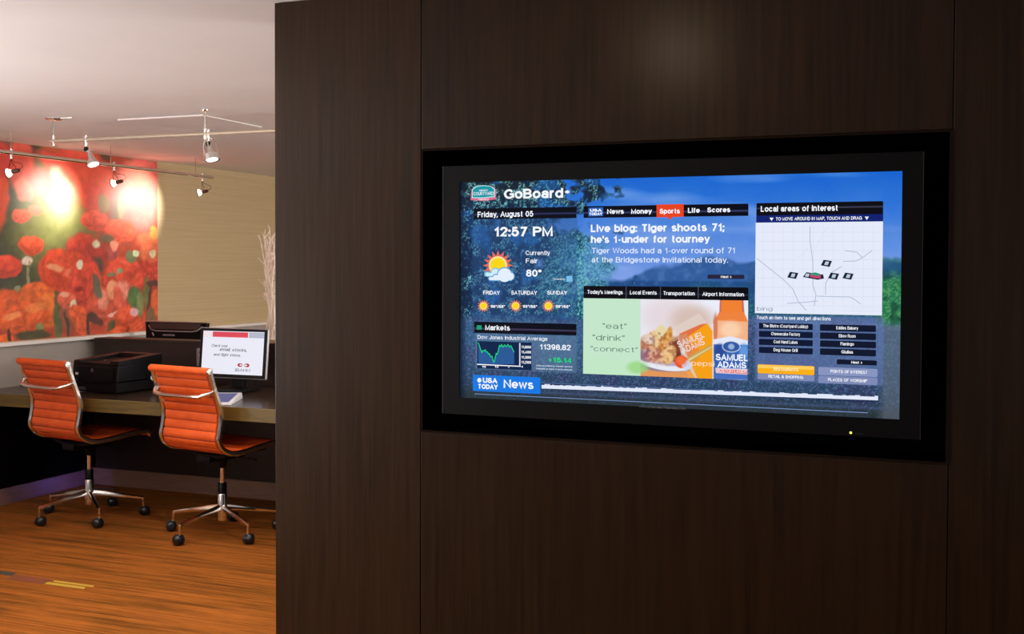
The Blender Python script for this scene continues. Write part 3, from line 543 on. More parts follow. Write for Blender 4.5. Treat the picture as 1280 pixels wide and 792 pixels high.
bar(947, 455, 1018, 466.2, (250,176,22), 2, 'highlighted_button', r=.0035); bar(947.5, 455.8, 1017.5, 459.5, (255,206,92), 2.5, 'button_sheen'); txt('RESTAURANTS', 967, 998, 462.8, 4, (255,238,190), 3.5, .03)
bar(947, 466.6, 1018, 473.6, (128,140,182), 2, 'screen_button', r=.0025); txt('RETAIL & SHOPPING', 960.5, 1004, 471.8, 3.8, W, 3.5, .02)
bar(1023, 458.4, 1097, 468.4, (136,148,192), 2, 'screen_button', r=.003); txt('POINTS OF INTEREST', 1038, 1084, 465.6, 3.9, W, 3.5, .02)
bar(1023, 469.2, 1097, 478.4, (126,138,182), 2, 'screen_button', r=.003); txt('PLACES OF WORSHIP', 1035, 1084, 476, 3.9, W, 3.5, .02)
# maker's line on the lower bezel and standby lamp
def btxt(s, x0, x1, yb, cap, m):
    p0 = meet(x0, yb, 1, F0); p1 = meet(x1, yb, 1, F0); p2 = meet(x0, yb-cap, 1, F0)
    fit_text(s, p0.x, p1.x, p0.z, p2.z-p0.z, lambda a, z: tvpt(a, F0-.0006, z), m, tv, .02, 'bezel_lettering')
btxt('WWW.INTELLIGENTSIGNAGE.COM', 799, 857, 508.8, 2.2, mat('grey_print', (.25,.25,.28), .5)); btxt('POWER', 1070, 1079, 542.2, 1.4, mat('dim_print', (.06,.06,.07), .5))
p = meet(1063.5, 540.5, 1, F0); MB().lathe([(.0032,0),(.0032,-.0015),(0,-.002)], (0,1,0), tvpt(p.x, F0, p.z), 12).build('standby_lamp', glow('standby_glow', (225,230,90), 1.6), tv)

# ------------------------------------------------------------------ poppy mural
mu = Print(3.6, 7.055, 1.05, HC-.004, .0075, (172,64,42))
rngw = [fbm(mu.A, mu.Z, 5, 3)-.5, fbm(mu.A, mu.Z, 5, 8)-.5, fbm(mu.A, mu.Z, 16, 12)-.5, fbm(mu.A, mu.Z, 16, 15)-.5]
mu.WA = mu.A+rngw[0]*.05+rngw[2]*.03; mu.WZ = mu.Z+rngw[1]*.05+rngw[3]*.03
def mp(px, py): p = meet(px, py, 0, XW); return p.y, p.z
def F(px, py, rx, ry, rgb, soft=.35, rot=0, k=1):
    a, z = mp(px, py); s = abs(mp(px+1, py)[0]-a); sz = abs(mp(px, py+1)[1]-z); mu.blob(a, z, rx*s, ry*sz, rgb, soft, -rot, k)
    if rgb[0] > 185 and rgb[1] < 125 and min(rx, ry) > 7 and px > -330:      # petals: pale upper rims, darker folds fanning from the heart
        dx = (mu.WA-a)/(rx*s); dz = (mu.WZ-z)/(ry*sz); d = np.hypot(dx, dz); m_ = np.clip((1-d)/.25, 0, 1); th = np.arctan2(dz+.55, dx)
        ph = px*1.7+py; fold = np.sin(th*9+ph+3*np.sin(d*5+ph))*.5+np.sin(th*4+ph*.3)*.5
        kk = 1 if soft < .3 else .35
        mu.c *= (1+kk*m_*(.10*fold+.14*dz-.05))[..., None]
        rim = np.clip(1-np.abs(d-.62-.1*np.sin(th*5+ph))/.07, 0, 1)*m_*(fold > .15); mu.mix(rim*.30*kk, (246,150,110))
for b in ((0,250,70,95,(78,78,60),.8),(30,320,55,70,(58,62,44),.7),(-120,300,120,120,(60,64,46),.8),(60,290,45,50,(112,114,60),.9),(86,300,32,50,(128,132,70),.9),(95,340,28,22,(96,104,50),.8),(75,235,20,36,(175,160,135),1.2),  # last blob pales the print where the lamp's pool of light falls
    (38,186,18,9,(56,48,34),.6),(50,205,10,20,(120,98,62),.9),(150,262,12,34,(128,96,76),.9),(153,258,6,14,(134,142,98),.8),(132,196,6,5,(90,60,40),.6),(162,199,5,4,(80,70,35),.6),
    (25,205,17,34,(226,86,66),.5),(30,236,12,14,(236,112,86),.5),(-4,245,14,44,(226,82,50),.4),(0,200,14,22,(214,60,50),.6),(53,225,13,16,(226,98,90),.6),(80,196,34,14,(226,74,58),.5),(64,183,14,6,(190,80,44),.5),(102,208,26,24,(232,80,58),.5),(120,228,24,30,(226,84,58),.5),(117,248,14,18,(222,70,52),.4),
    (27,271,12,9,(238,98,70),.22),(44,262,8,8,(196,112,84),.6),(118,275,17,14,(236,84,56),.25),(178,240,26,50,(238,112,104),.6),(150,288,20,15,(238,86,54),.25),(186,302,16,12,(236,110,70),.5),(193,290,5,9,(226,150,70),.5),(170,220,20,16,(236,120,100),.7),
    (130,255,8,10,(150,120,70),.7),(133,298,9,7,(110,90,60),.7),
    (40,307,16.5,11.5,(240,86,50),.16),(7,332,20,14,(226,70,48),.16),(102,308,20,17,(216,70,52),.3),(116,322,13,18,(186,60,50),.4),(120,334,9,12,(84,66,58),.5),(140,318,8,10,(172,72,72),.5),(142,306,5,7,(238,150,120),.4),(155,345,24,24,(230,78,54),.2),(188,336,13,18,(220,70,54),.2),(185,316,12,10,(234,116,76),.4),(163,322,7,7,(110,120,80),.4),
    (119,306,5,6,(212,214,180),.5),(169,317,3.4,4.5,(206,216,170),.4),(190,318,4,4.5,(228,214,170),.4),(34,346,2.4,12,(138,136,106),.5),(34,326,7.5,7,(222,204,188),.4),(37,330,2.4,5,(176,160,120),.5),(20,361,4,4.5,(132,154,106),.5),
    (76,338,27,28,(228,76,42),.14),(88,322,17,10,(232,82,50),.3),(66,350,16,12,(206,66,38),.4),(70,334,9,4.5,(244,152,112),.6),(88,340,8,5,(240,120,90),.7),(106,356,22,34,(220,70,50),.18),(99,330,4.2,5,(238,228,196),.35),(98,362,5,3,(150,40,34),.7),
    (45,372,24,20,(222,98,40),.16),(60,388,15,22,(228,112,46),.2),(8,385,20,26,(214,84,36),.18),(32,398,30,20,(222,88,38),.15),(15,395,11,5,(240,140,80),.7),(46,385,13,6,(236,128,62),.7),(5,425,10,8,(222,90,30),.2),
    (71,396,5,30,(84,96,58),.4),(84,400,9,16,(150,80,60),.5),(83,376,12.5,11,(226,96,72),.18),(80,370,6,4,(242,160,130),.6),(93,382,4,6.5,(222,206,166),.4),(50,410,4.5,5,(118,134,76),.4),(40,419,22,6,(66,66,40),.4),(10,421,2.4,10,(60,44,30),.4),(83,408,2,17,(66,60,40),.4),(98,394,11,12,(226,92,50),.25),
    (134,382,25,24,(216,84,60),.2),(140,362,6.5,13,(244,160,120),.35,.5),(128,374,5,12,(236,140,120),.6),(152,362,10,12,(238,140,122),.6),(146,372,6,14,(222,92,70),.5),(142,391,9,3,(248,182,166),.4,-.2),(121,358,4.6,15,(98,98,76),.35,-.35),(104,404,12,14,(214,86,46),.25),(160,400,22,18,(228,84,50),.2),
    (117,397,8,8,(78,50,46),.4,.5),(111,410,2,13,(66,48,38),.4),(124,402,6,4,(90,50,42),.5,.4),(168,372,9,14,(80,112,62),.4),(174,380,4,16,(120,136,80),.5),(182,366,4,20,(104,112,62),.5),(190,354,9,4,(96,50,50),.4),(185,372,1.8,18,(90,50,40),.5,.25),(193,378,6,16,(228,98,52),.25),(187,398,6,14,(116,88,58),.5),(167,391,5,5,(230,176,186),.5),(139,408,5,10,(88,80,42),.4),(152,414,18,8,(222,86,46),.2),(150,338,4,3,(150,150,110),.4),(140,342,5,3,(128,132,96),.5)):
    F(*b[:5], soft=b[5], rot=(b[6] if len(b) > 6 else 0))
rn = random.Random(11)
for k in range(46):   # the part of the mural left of the frame carries on with the same flowers
    px = rn.uniform(-330, -18); py = rn.uniform(250, 440); r = rn.uniform(11, 26)
    F(px, py, r, r*.8, rn.choice([(228,78,44),(220,92,40),(236,96,62),(206,66,46)]), .2); F(px-r*.2, py-r*.2, r*.35, r*.2, (242,150,112), .7)
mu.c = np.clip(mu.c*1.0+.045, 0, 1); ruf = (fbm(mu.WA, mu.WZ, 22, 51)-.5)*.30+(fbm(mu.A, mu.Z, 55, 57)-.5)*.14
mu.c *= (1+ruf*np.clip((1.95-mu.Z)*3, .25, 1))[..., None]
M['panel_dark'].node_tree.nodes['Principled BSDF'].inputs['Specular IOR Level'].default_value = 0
M['mural'] = print_mat('glossy_mural_print', .5)
mural = empty('poppy_mural', (XW, 5.3, 1.05)); tag(mural, 'huge poppy field photo mural on the left wall above the pale ledge', 'mural')
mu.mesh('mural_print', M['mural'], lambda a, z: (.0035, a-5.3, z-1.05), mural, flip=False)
MB().box((0,-1.7,.0), (.003,1.755,HC-.004-1.05)).build('mural_backing', M['white'], mural)

# ------------------------------------------------------------------ desk and partition
DZ = .755; DY = 5.27
desk = empty('long_desk', (-4.2, 5.78, 0)); tag(desk, 'long dark wooden desk with olive brown front edge in front of the divider', 'desk')
dl = lambda x, y, z: (x+4.2, y-5.78, z)
MB().box(dl(-5.645,DY+.012,DZ-.075), dl(.9,YP-.006,DZ)).build('desktop', M['desk_top'], desk, bev=.002)  # unseen right stretch lengthened to keep light off the seats
MB().box(dl(-5.645,DY,DZ-.076), dl(.9,DY+.012,DZ-.0005)).build('edge_band', M['desk_edge'], desk, bev=.001)
MB().box(dl(.8,DY+.1,0), dl(.85,YP-.02,DZ-.077)).build('light_block_panel', M['partition'], desk)  # unseen panel added to block light coming in under the desk
par = empty('desk_divider', (-4.2, YP, 0)); tag(par, 'dark brown divider panel rising behind the long desk with printer', 'divider')
MB().box((-1.385,0,.118), (5.1,.14,1.012)).build('panel', M['partition'], par)  # hidden right stretch of the divider also lengthened to block light
MB().box((-1.385,-.004,1.012), (5.1,.145,1.034)).build('cap', M['partition'], par, bev=.002)
MB().box((-1.44,-.012,0), (5.1,.0,.118)).build('kickboard', M['plinth'], par, bev=.002)
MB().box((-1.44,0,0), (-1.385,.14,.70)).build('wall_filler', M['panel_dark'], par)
bd = empty('rear_desk', (-4.2, 6.95, 0)); tag(bd, 'rear desk hidden behind the divider, carrying the turned away screen', 'desk')
MB().box((-1.445,-.505,DZ-.075), (2.25,.45,DZ)).build('desktop', M['desk_top'], bd, bev=.002)
for x in (-1.40, 2.15): MB().box((x,-.40,0), (x+.04,.40,DZ-.075)).build('leg', M['partition'], bd)
# outlet strip on divider
ou = empty('outlet_box', (-4.686, YP-.0045, .868)); tag(ou, 'narrow grey upright outlet box on the divider left of the lit monitor', 'outlet')
MB().box((-.021,-.02,0), (.021,0,.118)).build('housing', M['silver'], ou, bev=.002)
for z in (.085, .045): MB().box((.003,-.0215,z), (.013,-.0195,z+.014)).build('socket', M['plastic'], ou)

# ------------------------------------------------------------------ chairs
PROF = [(-.303,.985),(-.298,.955),(-.283,.905),(-.262,.848),(-.240,.79),(-.224,.738),(-.224,.69),(-.233,.637),(-.241,.60),(-.236,.572),(-.213,.541),(-.165,.514),(-.11,.504),(-.05,.505),(.02,.511),(.10,.520),(.18,.5255),(.235,.524),(.262,.513),(.272,.495)]
def crom(pts, n):
    out = []
    P = [Vector((p[0], p[1], 0)) for p in pts]; P = [2*P[0]-P[1]]+P+[2*P[-1]-P[-2]]
    for i in range(1, len(P)-2):
        for j in range(n):
            t = j/n; a, b, c, d = P[i-1], P[i], P[i+1], P[i+2]
            out.append(.5*((2*b)+(c-a)*t+(2*a-5*b+4*c-d)*t*t+(3*b-a-3*c+d)*t**3))
    out.append(P[-2]); return [(p.x, p.y) for p in out]
PC = crom(PROF, 8)
def arclen(P):
    s = [0]
    for a, b in zip(P, P[1:]): s.append(s[-1]+math.hypot(b[0]-a[0], b[1]-a[1]))
    return s
HW = .225
def make_chair(name):
    r = empty(name)
    s = arclen(PC); N = len(PC)
    nb = min(range(N), key=lambda i: abs(PC[i][1]-.541)+(0 if i < N*.7 else 1))
    def pad(i0, i1, name, label=None):
        mb = MB(); pitch = .052; xs = [-HW+.020, -HW+.028, -HW*.5, 0, HW*.5, HW-.028, HW-.020]; n = len(xs); rows = []
        S0 = s[i0]; L = s[i1]-S0; k = int(L/.0035); nr = round(L/pitch)
        def at(d):
            d = min(max(d, 0), s[-1]-1e-6); i = max(j for j in range(N) if s[j] <= d); i = min(i, N-2); t = (d-s[i])/(s[i+1]-s[i])
            p = (PC[i][0]+(PC[i+1][0]-PC[i][0])*t, PC[i][1]+(PC[i+1][1]-PC[i][1])*t); dx, dz = PC[i+1][0]-PC[i][0], PC[i+1][1]-PC[i][1]; l = math.hypot(dx, dz); return p, (-dz/l, dx/l)
        for j in range(k+1):
            d = L*j/k; (y, z), (ny, nz) = at(S0+d); ph = (d/L*nr) % 1; h = .002+.009*(max(0, math.sin(PI*ph))**.42)
            rows.append((y, z, ny, nz, h))
        for sg in (1, -1):
            for (y, z, ny, nz, h) in rows:
                for x in xs: mb.v.append((x, y+ny*h*sg, z+nz*h*sg))
        R = len(rows)
        for g in (0, 1):
            o = g*R*n
            for j in range(R-1):
                for i in range(n-1): mb.f.append((o+j*n+i, o+j*n+i+1, o+(j+1)*n+i+1, o+(j+1)*n+i))
        for j in range(R-1):
            for i in (0, n-1): a = j*n+i; mb.f.append((a, a+n, a+n+R*n, a+R*n))
        for j in (0, R-1):
            for i in range(n-1): a = j*n+i; mb.f.append((a, a+1, a+1+R*n, a+R*n))
        return mb.build(name, M['orange'], r, smooth=True)
    def seams(i0, i1, sheet):
        mb = MB(); S0 = s[i0]; L = s[i1]-S0; nr = round(L/.052)
        for q in range(1, nr):
            d = S0+L*q/nr; i = max(j for j in range(N-1) if s[j] <= d); t = (d-s[i])/(s[i+1]-s[i]); y = PC[i][0]+(PC[i+1][0]-PC[i][0])*t; z = PC[i][1]+(PC[i+1][1]-PC[i][1])*t
            mb.tube([(-HW+.022,y,z),(HW-.022,y,z)], .0072, 6)
        mb.build('seam_welts', M['seam'], sheet)
    seams(3, nb, pad(3, nb, 'backrest')); seams(nb, N-3, pad(nb, N-3, 'seat'))
    MB().tube([(-HW-.004,-.312,.972),(HW+.004,-.312,.972)], .021, 16).build('head_roll', M['orange'], r, smooth=True)
    MB().tube([(-HW,.262,.506),(HW,.262,.506)], .013, 12).build('front_roll', M['orange'], r, smooth=True)
    for sg in (-1, 1):
        pts = [(sg*(HW+.004), p[0], p[1]) for p in PC[::2]]
        o = MB().sweep(pts, [(-.010,-.011),(-.004,-.016),(.004,-.016),(.011,-.008),(.011,.008),(.004,.014),(-.004,.014),(-.010,.009)], (1,0,0)).build('side_rail', M['chrome'], r, smooth=True)
        MB().lathe([(0,0),(.016,.001),(.018,.006),(.018,.012)], (-sg,0,0), (sg*(HW+.016),-.312,.972), 14).build('rail_cap', M['steel'], o, smooth=True)
    # curved chrome brace standing off behind the back
    b = .050; MB().tube([(-HW-.004,-.272,.862),(-HW+.012,-.300,.848),(-HW+.05,-.332,.834),(-.10,-.338,.832),(.10,-.338,.832),(HW-.05,-.332,.834),(HW-.012,-.300,.848),(HW+.004,-.272,.862)], [.012,.0125,.0125,.0115,.0115,.0125,.0125,.012], 12).build('back_brace', M['chrome'], r, smooth=True)
    for sg in (-1, 1): MB().tube([(sg*(HW-.002),-.272,.866),(sg*(HW+.016),-.272,.866)], .010, 10).build('rail_bolt', M['chrome'], r, smooth=True)
    # under seat spreaders and mechanism
    for y in (-.12, .11): MB().tube([(-HW,y,.502),(-.10,y,.470),(.10,y,.470),(HW,y,.502)], .010, 8).build('spreader', M['plastic'], r, smooth=True)
    MB().box((-.055,-.15,.435), (.055,.13,.472)).build('tilt_mechanism', M['plastic'], r, bev=.008)
    MB().tube([(.05,.03,.45),(.20,.05,.445),(.215,.05,.445)], [.004,.004,.009], 8).build('lever', M['plastic'], r)
    MB().tube([(0,0,.29),(0,0,.40)], .0135, 14).build('column', M['chrome'], r, smooth=True)
    MB().lathe([(0,.44),(.028,.44),(.026,.40),(.018,.385),(.014,.385)], n=18).build('column_collar', M['plastic'], r, smooth=True)
    MB().lathe([(.0,.300),(.022,.300),(.024,.296),(.025,.235),(0,.235)], n=18).build('column_sleeve', M['plastic'], r, smooth=True)
    MB().lathe([(0,.237),(.025,.237),(.027,.233),(.029,.12),(.030,.085),(.024,.078),(0,.078)], n=20).build('hub', M['chrome'], r, smooth=True)
    return r
def add_base(r, a0, heads):
    for k in range(5):
        a = math.radians(a0+72*k); c, sn = math.cos(a), math.sin(a); R = .315
        pts = [(c*.022, sn*.022, .158), (c*.10, sn*.10, .148), (c*.22, sn*.22, .128), (c*R, sn*R, .112)]
        mb = MB(); side = (-sn, c, 0)
        i0 = len(mb.v); ws = [.014,.012,.010,.0085]; hs = [.018,.013,.010,.008]
        for p, w_, h_ in zip(pts, ws, hs):
            for (q_, u_) in ((-1,-1),(1,-1),(1,.3),(.35,1),(-.35,1),(-1,.3)): mb.v.append((p[0]+side[0]*w_*q_, p[1]+side[1]*w_*q_, p[2]+h_*u_))
        for j in range(3):
            for i in range(6): A_ = i0+j*6+i; B_ = i0+j*6+(i+1) % 6; mb.f.append((A_, B_, B_+6, A_+6))
        mb.f.append(tuple(range(5,-1,-1))); mb.f.append(tuple(18+i for i in range(6)))
        leg = mb.build('leg', M['chrome'], r, smooth=True)
        x, y = c*R, sn*R
        MB().tube([(x,y,.112),(x,y,.058)], .007, 8).build('caster_pin', M['chrome'], leg, smooth=True)
        h = math.radians(heads[k]); ax = Vector((math.cos(h), math.sin(h), 0)); off = Vector((-ax.y, ax.x, 0))*.012
        cp = (x+off.x, y+off.y, .031)
        cs = empty('x') if False else None
        w1 = MB().lathe([(0,-.030),(.017,-.030),(.026,-.024),(.031,-.012),(.031,-.003),(.026,-.0015),(.026,.0015),(.031,.003),(.031,.012),(.026,.024),(.017,.030),(0,.030)], ax, cp, 20).build('caster', M['rubber'], r, smooth=True)
chair1 = make_chair('office_chair'); chair2 = copy_tree(chair1)
chair1.location = (-4.872, 5.440, 0); chair1.rotation_euler.z = math.radians(-12)
chair2.location = (-3.868, 5.392, 0); chair2.rotation_euler.z = math.radians(-11)
add_base(chair1, 47.5+12-14, (20, 70, 130, 10, 100)); add_base(chair2, 57+11-14, (60, 15, 140, 80, 20))
tag(chair1, 'orange ribbed leather swivel chair in front of the black printer', 'chair', 'orange office chairs at the desk'); tag(chair2, 'orange ribbed leather swivel chair in front of the lit monitor', 'chair', 'orange office chairs at the desk')

# ------------------------------------------------------------------ printer
pn = empty('printer', (-4.715, 5.503, DZ+.001), math.radians(-5)); tag(pn, 'black laser printer on the desk behind the left orange chair', 'printer')
PW, PD = .372, .385
bt = MB(); i = 0
def hexa(mb, b, t, z0, z1f, z1b):   # b, t = (x0,x1,y0,y1)
    n = len(mb.v); mb.v += [(b[0],b[2],z0),(b[1],b[2],z0),(b[1],b[3],z0),(b[0],b[3],z0),(t[0],t[2],z1f),(t[1],t[2],z1f),(t[1],t[3],z1b),(t[0],t[3],z1b)]
    for q_ in ((0,3,2,1),(4,5,6,7),(0,1,5,4),(1,2,6,5),(2,3,7,6),(3,0,4,7)): mb.f.append(tuple(n+k for k in q_))
    return mb
hexa(MB(), (-PW+.012,0,.0,PD), (-PW+.012,0,0,PD), .006, .068, .068).build('paper_tray', M['plastic_matte'], pn, bev=.005)
hexa(MB(), (-PW,.004,.0,PD), (-PW-.006,.004,.012,PD), .071, .172, .185).build('body', M['plastic'], pn, bev=.006)
top = MB(); T0, T1 = .172, .205
hexa(top, (-PW-.006,-PW+.06,.012,PD), (-PW-.006,-PW+.055,.02,PD), .172, .196, .222)
hexa(top, (-.075,.004,.012,PD), (-.07,.004,.02,PD), .172, .200, .226)
hexa(top, (-PW+.06,-.075,PD-.06,PD), (-PW+.055,-.07,PD-.05,PD), .18, .222, .226)
top.build('lid', M['plastic'], pn, bev=.003)
hexa(MB(), (-PW+.056,-.076,.02,PD-.05), (-PW+.056,-.076,.02,PD-.05), .174, .182, .196).build('output_slope', M['plastic_matte'], pn)
MB().box((-PW+.05,-.004,.078), (-.03,.001,.160)).build('front_flap', M['plastic_matte'], pn, bev=.003)
MB().box((-PW+.12,-.010,.064), (-.04,-.002,.078)).build('output_slot', M['plastic'], pn, bev=.002)
MB().box((-PW+.06,-.008,.016), (-PW+.12,-.001,.034)).build('tray_handle', mat('grey_handle', (.05,.05,.07), .4), pn, bev=.002)
MB().box((-PW+.034,-.006,.108), (-PW+.056,-.003,.122)).build('white_sticker', M['white'], pn)
def logo(x, z, r, y, parent):
    MB().lathe([(r,0),(r,.001),(0,.001)], (0,-1,0), (x,y,z), 18).build('maker_badge', mat('badge_grey', (.16,.15,.16), .4), parent)
    fit_text('hp', x-r*.62, x+r*.62, z-r*.35, r*.9, lambda a, b: (a, y-.0018, b), M['plastic'], parent, .02, 'badge_lettering', shear=.3)
logo(-PW*.5-.012, .140, .011, -.005, pn)
o_ = MB().lathe([(.010,0),(.010,.001),(0,.001)], (0,-.2,1), (-PW*.5-.03,.12,.1915), 16).build('maker_badge', mat('badge_grey_top', (.16,.15,.16), .4), pn)
# power cable with white tag
cb = empty('power_cable', (-4.635, 5.75, DZ)); tag(cb, 'black cable with a small white paper tag standing beside the printer', 'cable')
MB().tube([(.02,.16,.004),(.015,.10,.005),(.0,.05,.03),(-.008,.02,.085),(-.004,.01,.105),(.012,.01,.095),(.03,.02,.05),(.05,.05,.005),(.10,.2,.004)], .004, 8).build('cord', M['plastic'], cb, smooth=True)
tg = MB(); tg.v += [(-.026,-.004,.078),(.016,-.008,.056),(.022,-.008,.076),(-.018,-.004,.098),(-.026,-.003,.078),(.016,-.007,.056),(.022,-.007,.076),(-.018,-.003,.098)]
tg.f += [(0,1,2,3),(7,6,5,4),(0,4,5,1),(1,5,6,2),(2,6,7,3),(3,7,4,0)]; tg.build('tag', M['paper'], cb)

# ------------------------------------------------------------------ lit monitor
mn = empty('monitor', (-4.152, 5.90, DZ+.008)); tag(mn, 'monitor showing a white welcome page, on the desk behind the right orange chair', 'monitor')
piv = Vector((0, 0, .235)); TL = math.radians(-6)
def ml(x, y, z):    # tilted screen head, z measured from its centre
    return (x, y*math.cos(TL)-z*math.sin(TL), .235+y*math.sin(TL)+z*math.cos(TL))
def mbox(mb, a, b):
    n = len(mb.v); x0,y0,z0 = a; x1,y1,z1 = b
    mb.v += [ml(*p_) for p_ in ((x0,y0,z0),(x1,y0,z0),(x1,y1,z0),(x0,y1,z0),(x0,y0,z1),(x1,y0,z1),(x1,y1,z1),(x0,y1,z1))]
    for q_ in ((0,3,2,1),(4,5,6,7),(0,1,5,4),(1,2,6,5),(2,3,7,6),(3,0,4,7)): mb.f.append(tuple(n+k for k in q_))
    return mb
MW, MH = .252, .158
mbox(MB(), (-MW,0,-MH), (MW,.022,MH)).build('housing', M['silver'], mn, bev=.008)
mbox(MB(), (-MW+.006,-.003,-MH+.006), (MW-.006,.002,MH-.006)).build('bezel', M['plastic'], mn, bev=.002)
SW, SH0, SH1 = .226, -.132, .136
ms = MB().poly([ml(-SW,-.0036,SH0), ml(SW,-.0036,SH0), ml(SW,-.0036,SH1), ml(-SW,-.0036,SH1)]).build('screen', glow('welcome_page', (234,234,246), 1.0), mn)
def mrect(x0, z0, x1, z1, rgb, L=1, name='page_banner'): return MB().poly([ml(x, -.0036-.0005*L, z) for x, z in ((x0,z0),(x1,z0),(x1,z1),(x0,z1))]).build(name, G(rgb), ms)
mrect(-.155, .098, .108, .132, (220,74,88)); mrect(.114, .098, SW, .132, (178,184,200)); mrect(-SW, .098, -.158, .132, (242,226,230)); mrect(-.155, .098, .108, .101, (234,130,138), 2)
def mtxt(s, x0, x1, z, cap, rgb=(120,120,126), bold=0, shear=0): fit_text(s, x0, x1, z, cap, lambda a, b: ml(a, -.0052, b), G(rgb), ms, bold, shear=shear)
mtxt('Check your', -.158, -.036, .035, .018, (96,96,104), .014, .25); mtxt('email, stocks,', -.095, .105, .012, .019, (96,96,104), .014, .25); mtxt('and flight status.', -.138, .062, -.020, .017, (96,96,104), .014, .25)
mtxt('iBAHN', .028, .138, -.112, .018, (130,130,140), .01)
for cx in (.062, .112):
    sg = 1 if cx > .08 else -1
    MB().poly([ml(cx+.019*math.cos(i*PI/8), -.0050, -.072+.0115*math.sin(i*PI/8)) for i in range(16)]).build('page_logo', G((176,40,62)), ms)
    MB().poly([ml(cx-sg*.006+.010*math.cos(i*PI/6), -.0056, -.072+.005*math.sin(i*PI/6)) for i in range(12)]).build('page_logo', G((238,232,240)), ms)
mbox(MB(), (-.20,.022,-.12), (.20,.048,.12)).build('rear_shell', M['plastic'], mn, bev=.006)
MB().box((-.045,.050,.02), (.045,.078,.25)).build('neck', M['plastic'], mn, bev=.004)
hexa(MB(), (-.12,.12,-.09,.12), (-.11,.11,-.07,.11), 0.0005, .014, .024).build('foot', M['plastic'], mn, bev=.003)
# black speaker bar / tower right of the stand keeps to the divider
# ------------------------------------------------------------------ screen turned away behind the divider
bm_ = empty('monitor', (-5.215, 6.70, DZ)); tag(bm_, 'black screen seen from behind, top showing over the divider beneath the mural', 'monitor')
h = MB(); n0 = 0
outline = [(-.262,.16),(-.272,.385),(.272,.385),(.262,.16)]
hexa(h, (-.245,.245,-.01,.03), (-.273,.273,.015,.05), .10, .378, .378).build('housing', M['plastic'], bm_, bev=.006)
MB().box((-.274,.012,.374), (.274,.052,.382)).build('top_rim', M['tan_rail'], bm_, bev=.002)
MB().tube([(-.235,.006,.350),(-.205,-.004,.322),(-.16,-.010,.312),(.16,-.010,.312),(.205,-.004,.322),(.235,.006,.350)], .0055, 8).build('carry_handle', M['silver'], bm_, smooth=True)
hexa(MB(), (-.20,.20,-.014,-.004), (-.225,.225,.002,.012), .325, .368, .368).build('rear_vent', mat('vent_grey', (.03,.028,.028), .4), bm_, bev=.003)
MB().box((-.09,-.020,.278), (.01,-.012,.290)).build('maker_plate', M['silver'], bm_)
MB().poly([(-.185,-.022,.300),(-.175,-.022,.300),(-.162,-.022,.276),(-.172,-.022,.276)]).build('sticker', M['white'], bm_)
hexa(MB(), (-.10,.10,-.06,.12), (-.06,.06,-.01,.05), 0, .10, .10).build('stand', M['plastic'], bm_, bev=.004)

# ------------------------------------------------------------------ white wedge with blue top on the desk
kp = empty('document_tray', (-3.765, 5.335, DZ+.0005), math.radians(24)); tag(kp, 'low white wedge with a blue top lying on the desk below the lit monitor', 'tray')
hexa(MB(), (-.26,.0,0,.34), (-.255,-.004,.003,.337), 0, .012, .034).build('wedge', M['white'], kp, bev=.002)
MB().poly([(-.24,.03,.0152),(-.022,.03,.0152),(-.022,.31,.0334),(-.24,.31,.0334)]).build('blue_top', M['blue'], kp)

# ------------------------------------------------------------------ planter with bleached branches
pl_ = empty('branch_planter', (-4.075, 6.372, 1.034)); tag(pl_, 'low tan planter with tall bleached bare branches on the divider beside the wood wall', 'planter')
MB().box((-.135,-.04,0), (.30,.04,.022)).build('planter', M['tan'], pl_, bev=.003)
rb = random.Random(5)
for k in range(17):
    x0 = -.125+.012*(k % 8)+rb.uniform(-.008,.008); y0_ = rb.uniform(-.02,.02); tx = -.20+.013*k+rb.uniform(-.02,.02); ty = rb.uniform(-.08,.08); hh = rb.uniform(.55,.74)
    if k < 3: tx = -.195+.03*k; hh = .70
    pts = []; ph = rb.uniform(0,6)
    for j in range(9):
        t = j/8; e = t**(.75); pts.append((x0+(tx-x0)*e+.010*math.sin(ph+j*1.3), y0_+(ty-y0_)*e+.008*math.sin(ph*2+j*1.7), .018+hh*t))
    mb = MB().tube(pts, [.0075*(1-.6*j/8) for j in range(9)], 6)
    for j in range(3, 9):
        for _ in range(2):
            p_ = Vector(pts[j]) if j < 9 else None; d = Vector((rb.uniform(-.6,.6), rb.uniform(-.6,.6), rb.uniform(.6,1.2))).normalized(); l_ = rb.uniform(.03,.075)
            mb.tube([p_, p_+d*l_*.5+Vector((rb.uniform(-.006,.006),0,0)), p_+d*l_], [.0036,.003,.0015], 5)
    mb.build('branch', M['ivory'], pl_, smooth=True)

# ------------------------------------------------------------------ track lights
R1X, R1Z, R2Y, R2Z = -5.23, 2.215, 4.78, 2.215
rail1 = empty('light_rail', (R1X, 5.7, R1Z)); tag(rail1, 'slim metal light rail running along the poppy mural near the ceiling', 'rail')
MB().tube([(0,-1.9,0),(0,1.475,0)], .0125, 12).build('bar', M['chrome'], rail1, smooth=True)
for y in (-.5, .36, 1.27): MB().tube([(0,y,0),(0,y,HC-R1Z)], .0022, 6).build('suspension_rod', M['steel'], rail1)
MB().tube([(0,1.40,.0),(0,1.475,0)], .0135, 10).build('end_cap', M['chrome'], rail1, smooth=True)
rail2 = empty('light_rail', (-3.6, R2Y, R2Z)); tag(rail2, 'slim bronze light rail crossing the ceiling above the chairs on two stems', 'rail')
MB().tube([(-.93,0,0),(1.5,0,0)], .0105, 10).build('bar', M['tan_rail'], rail2, smooth=True)
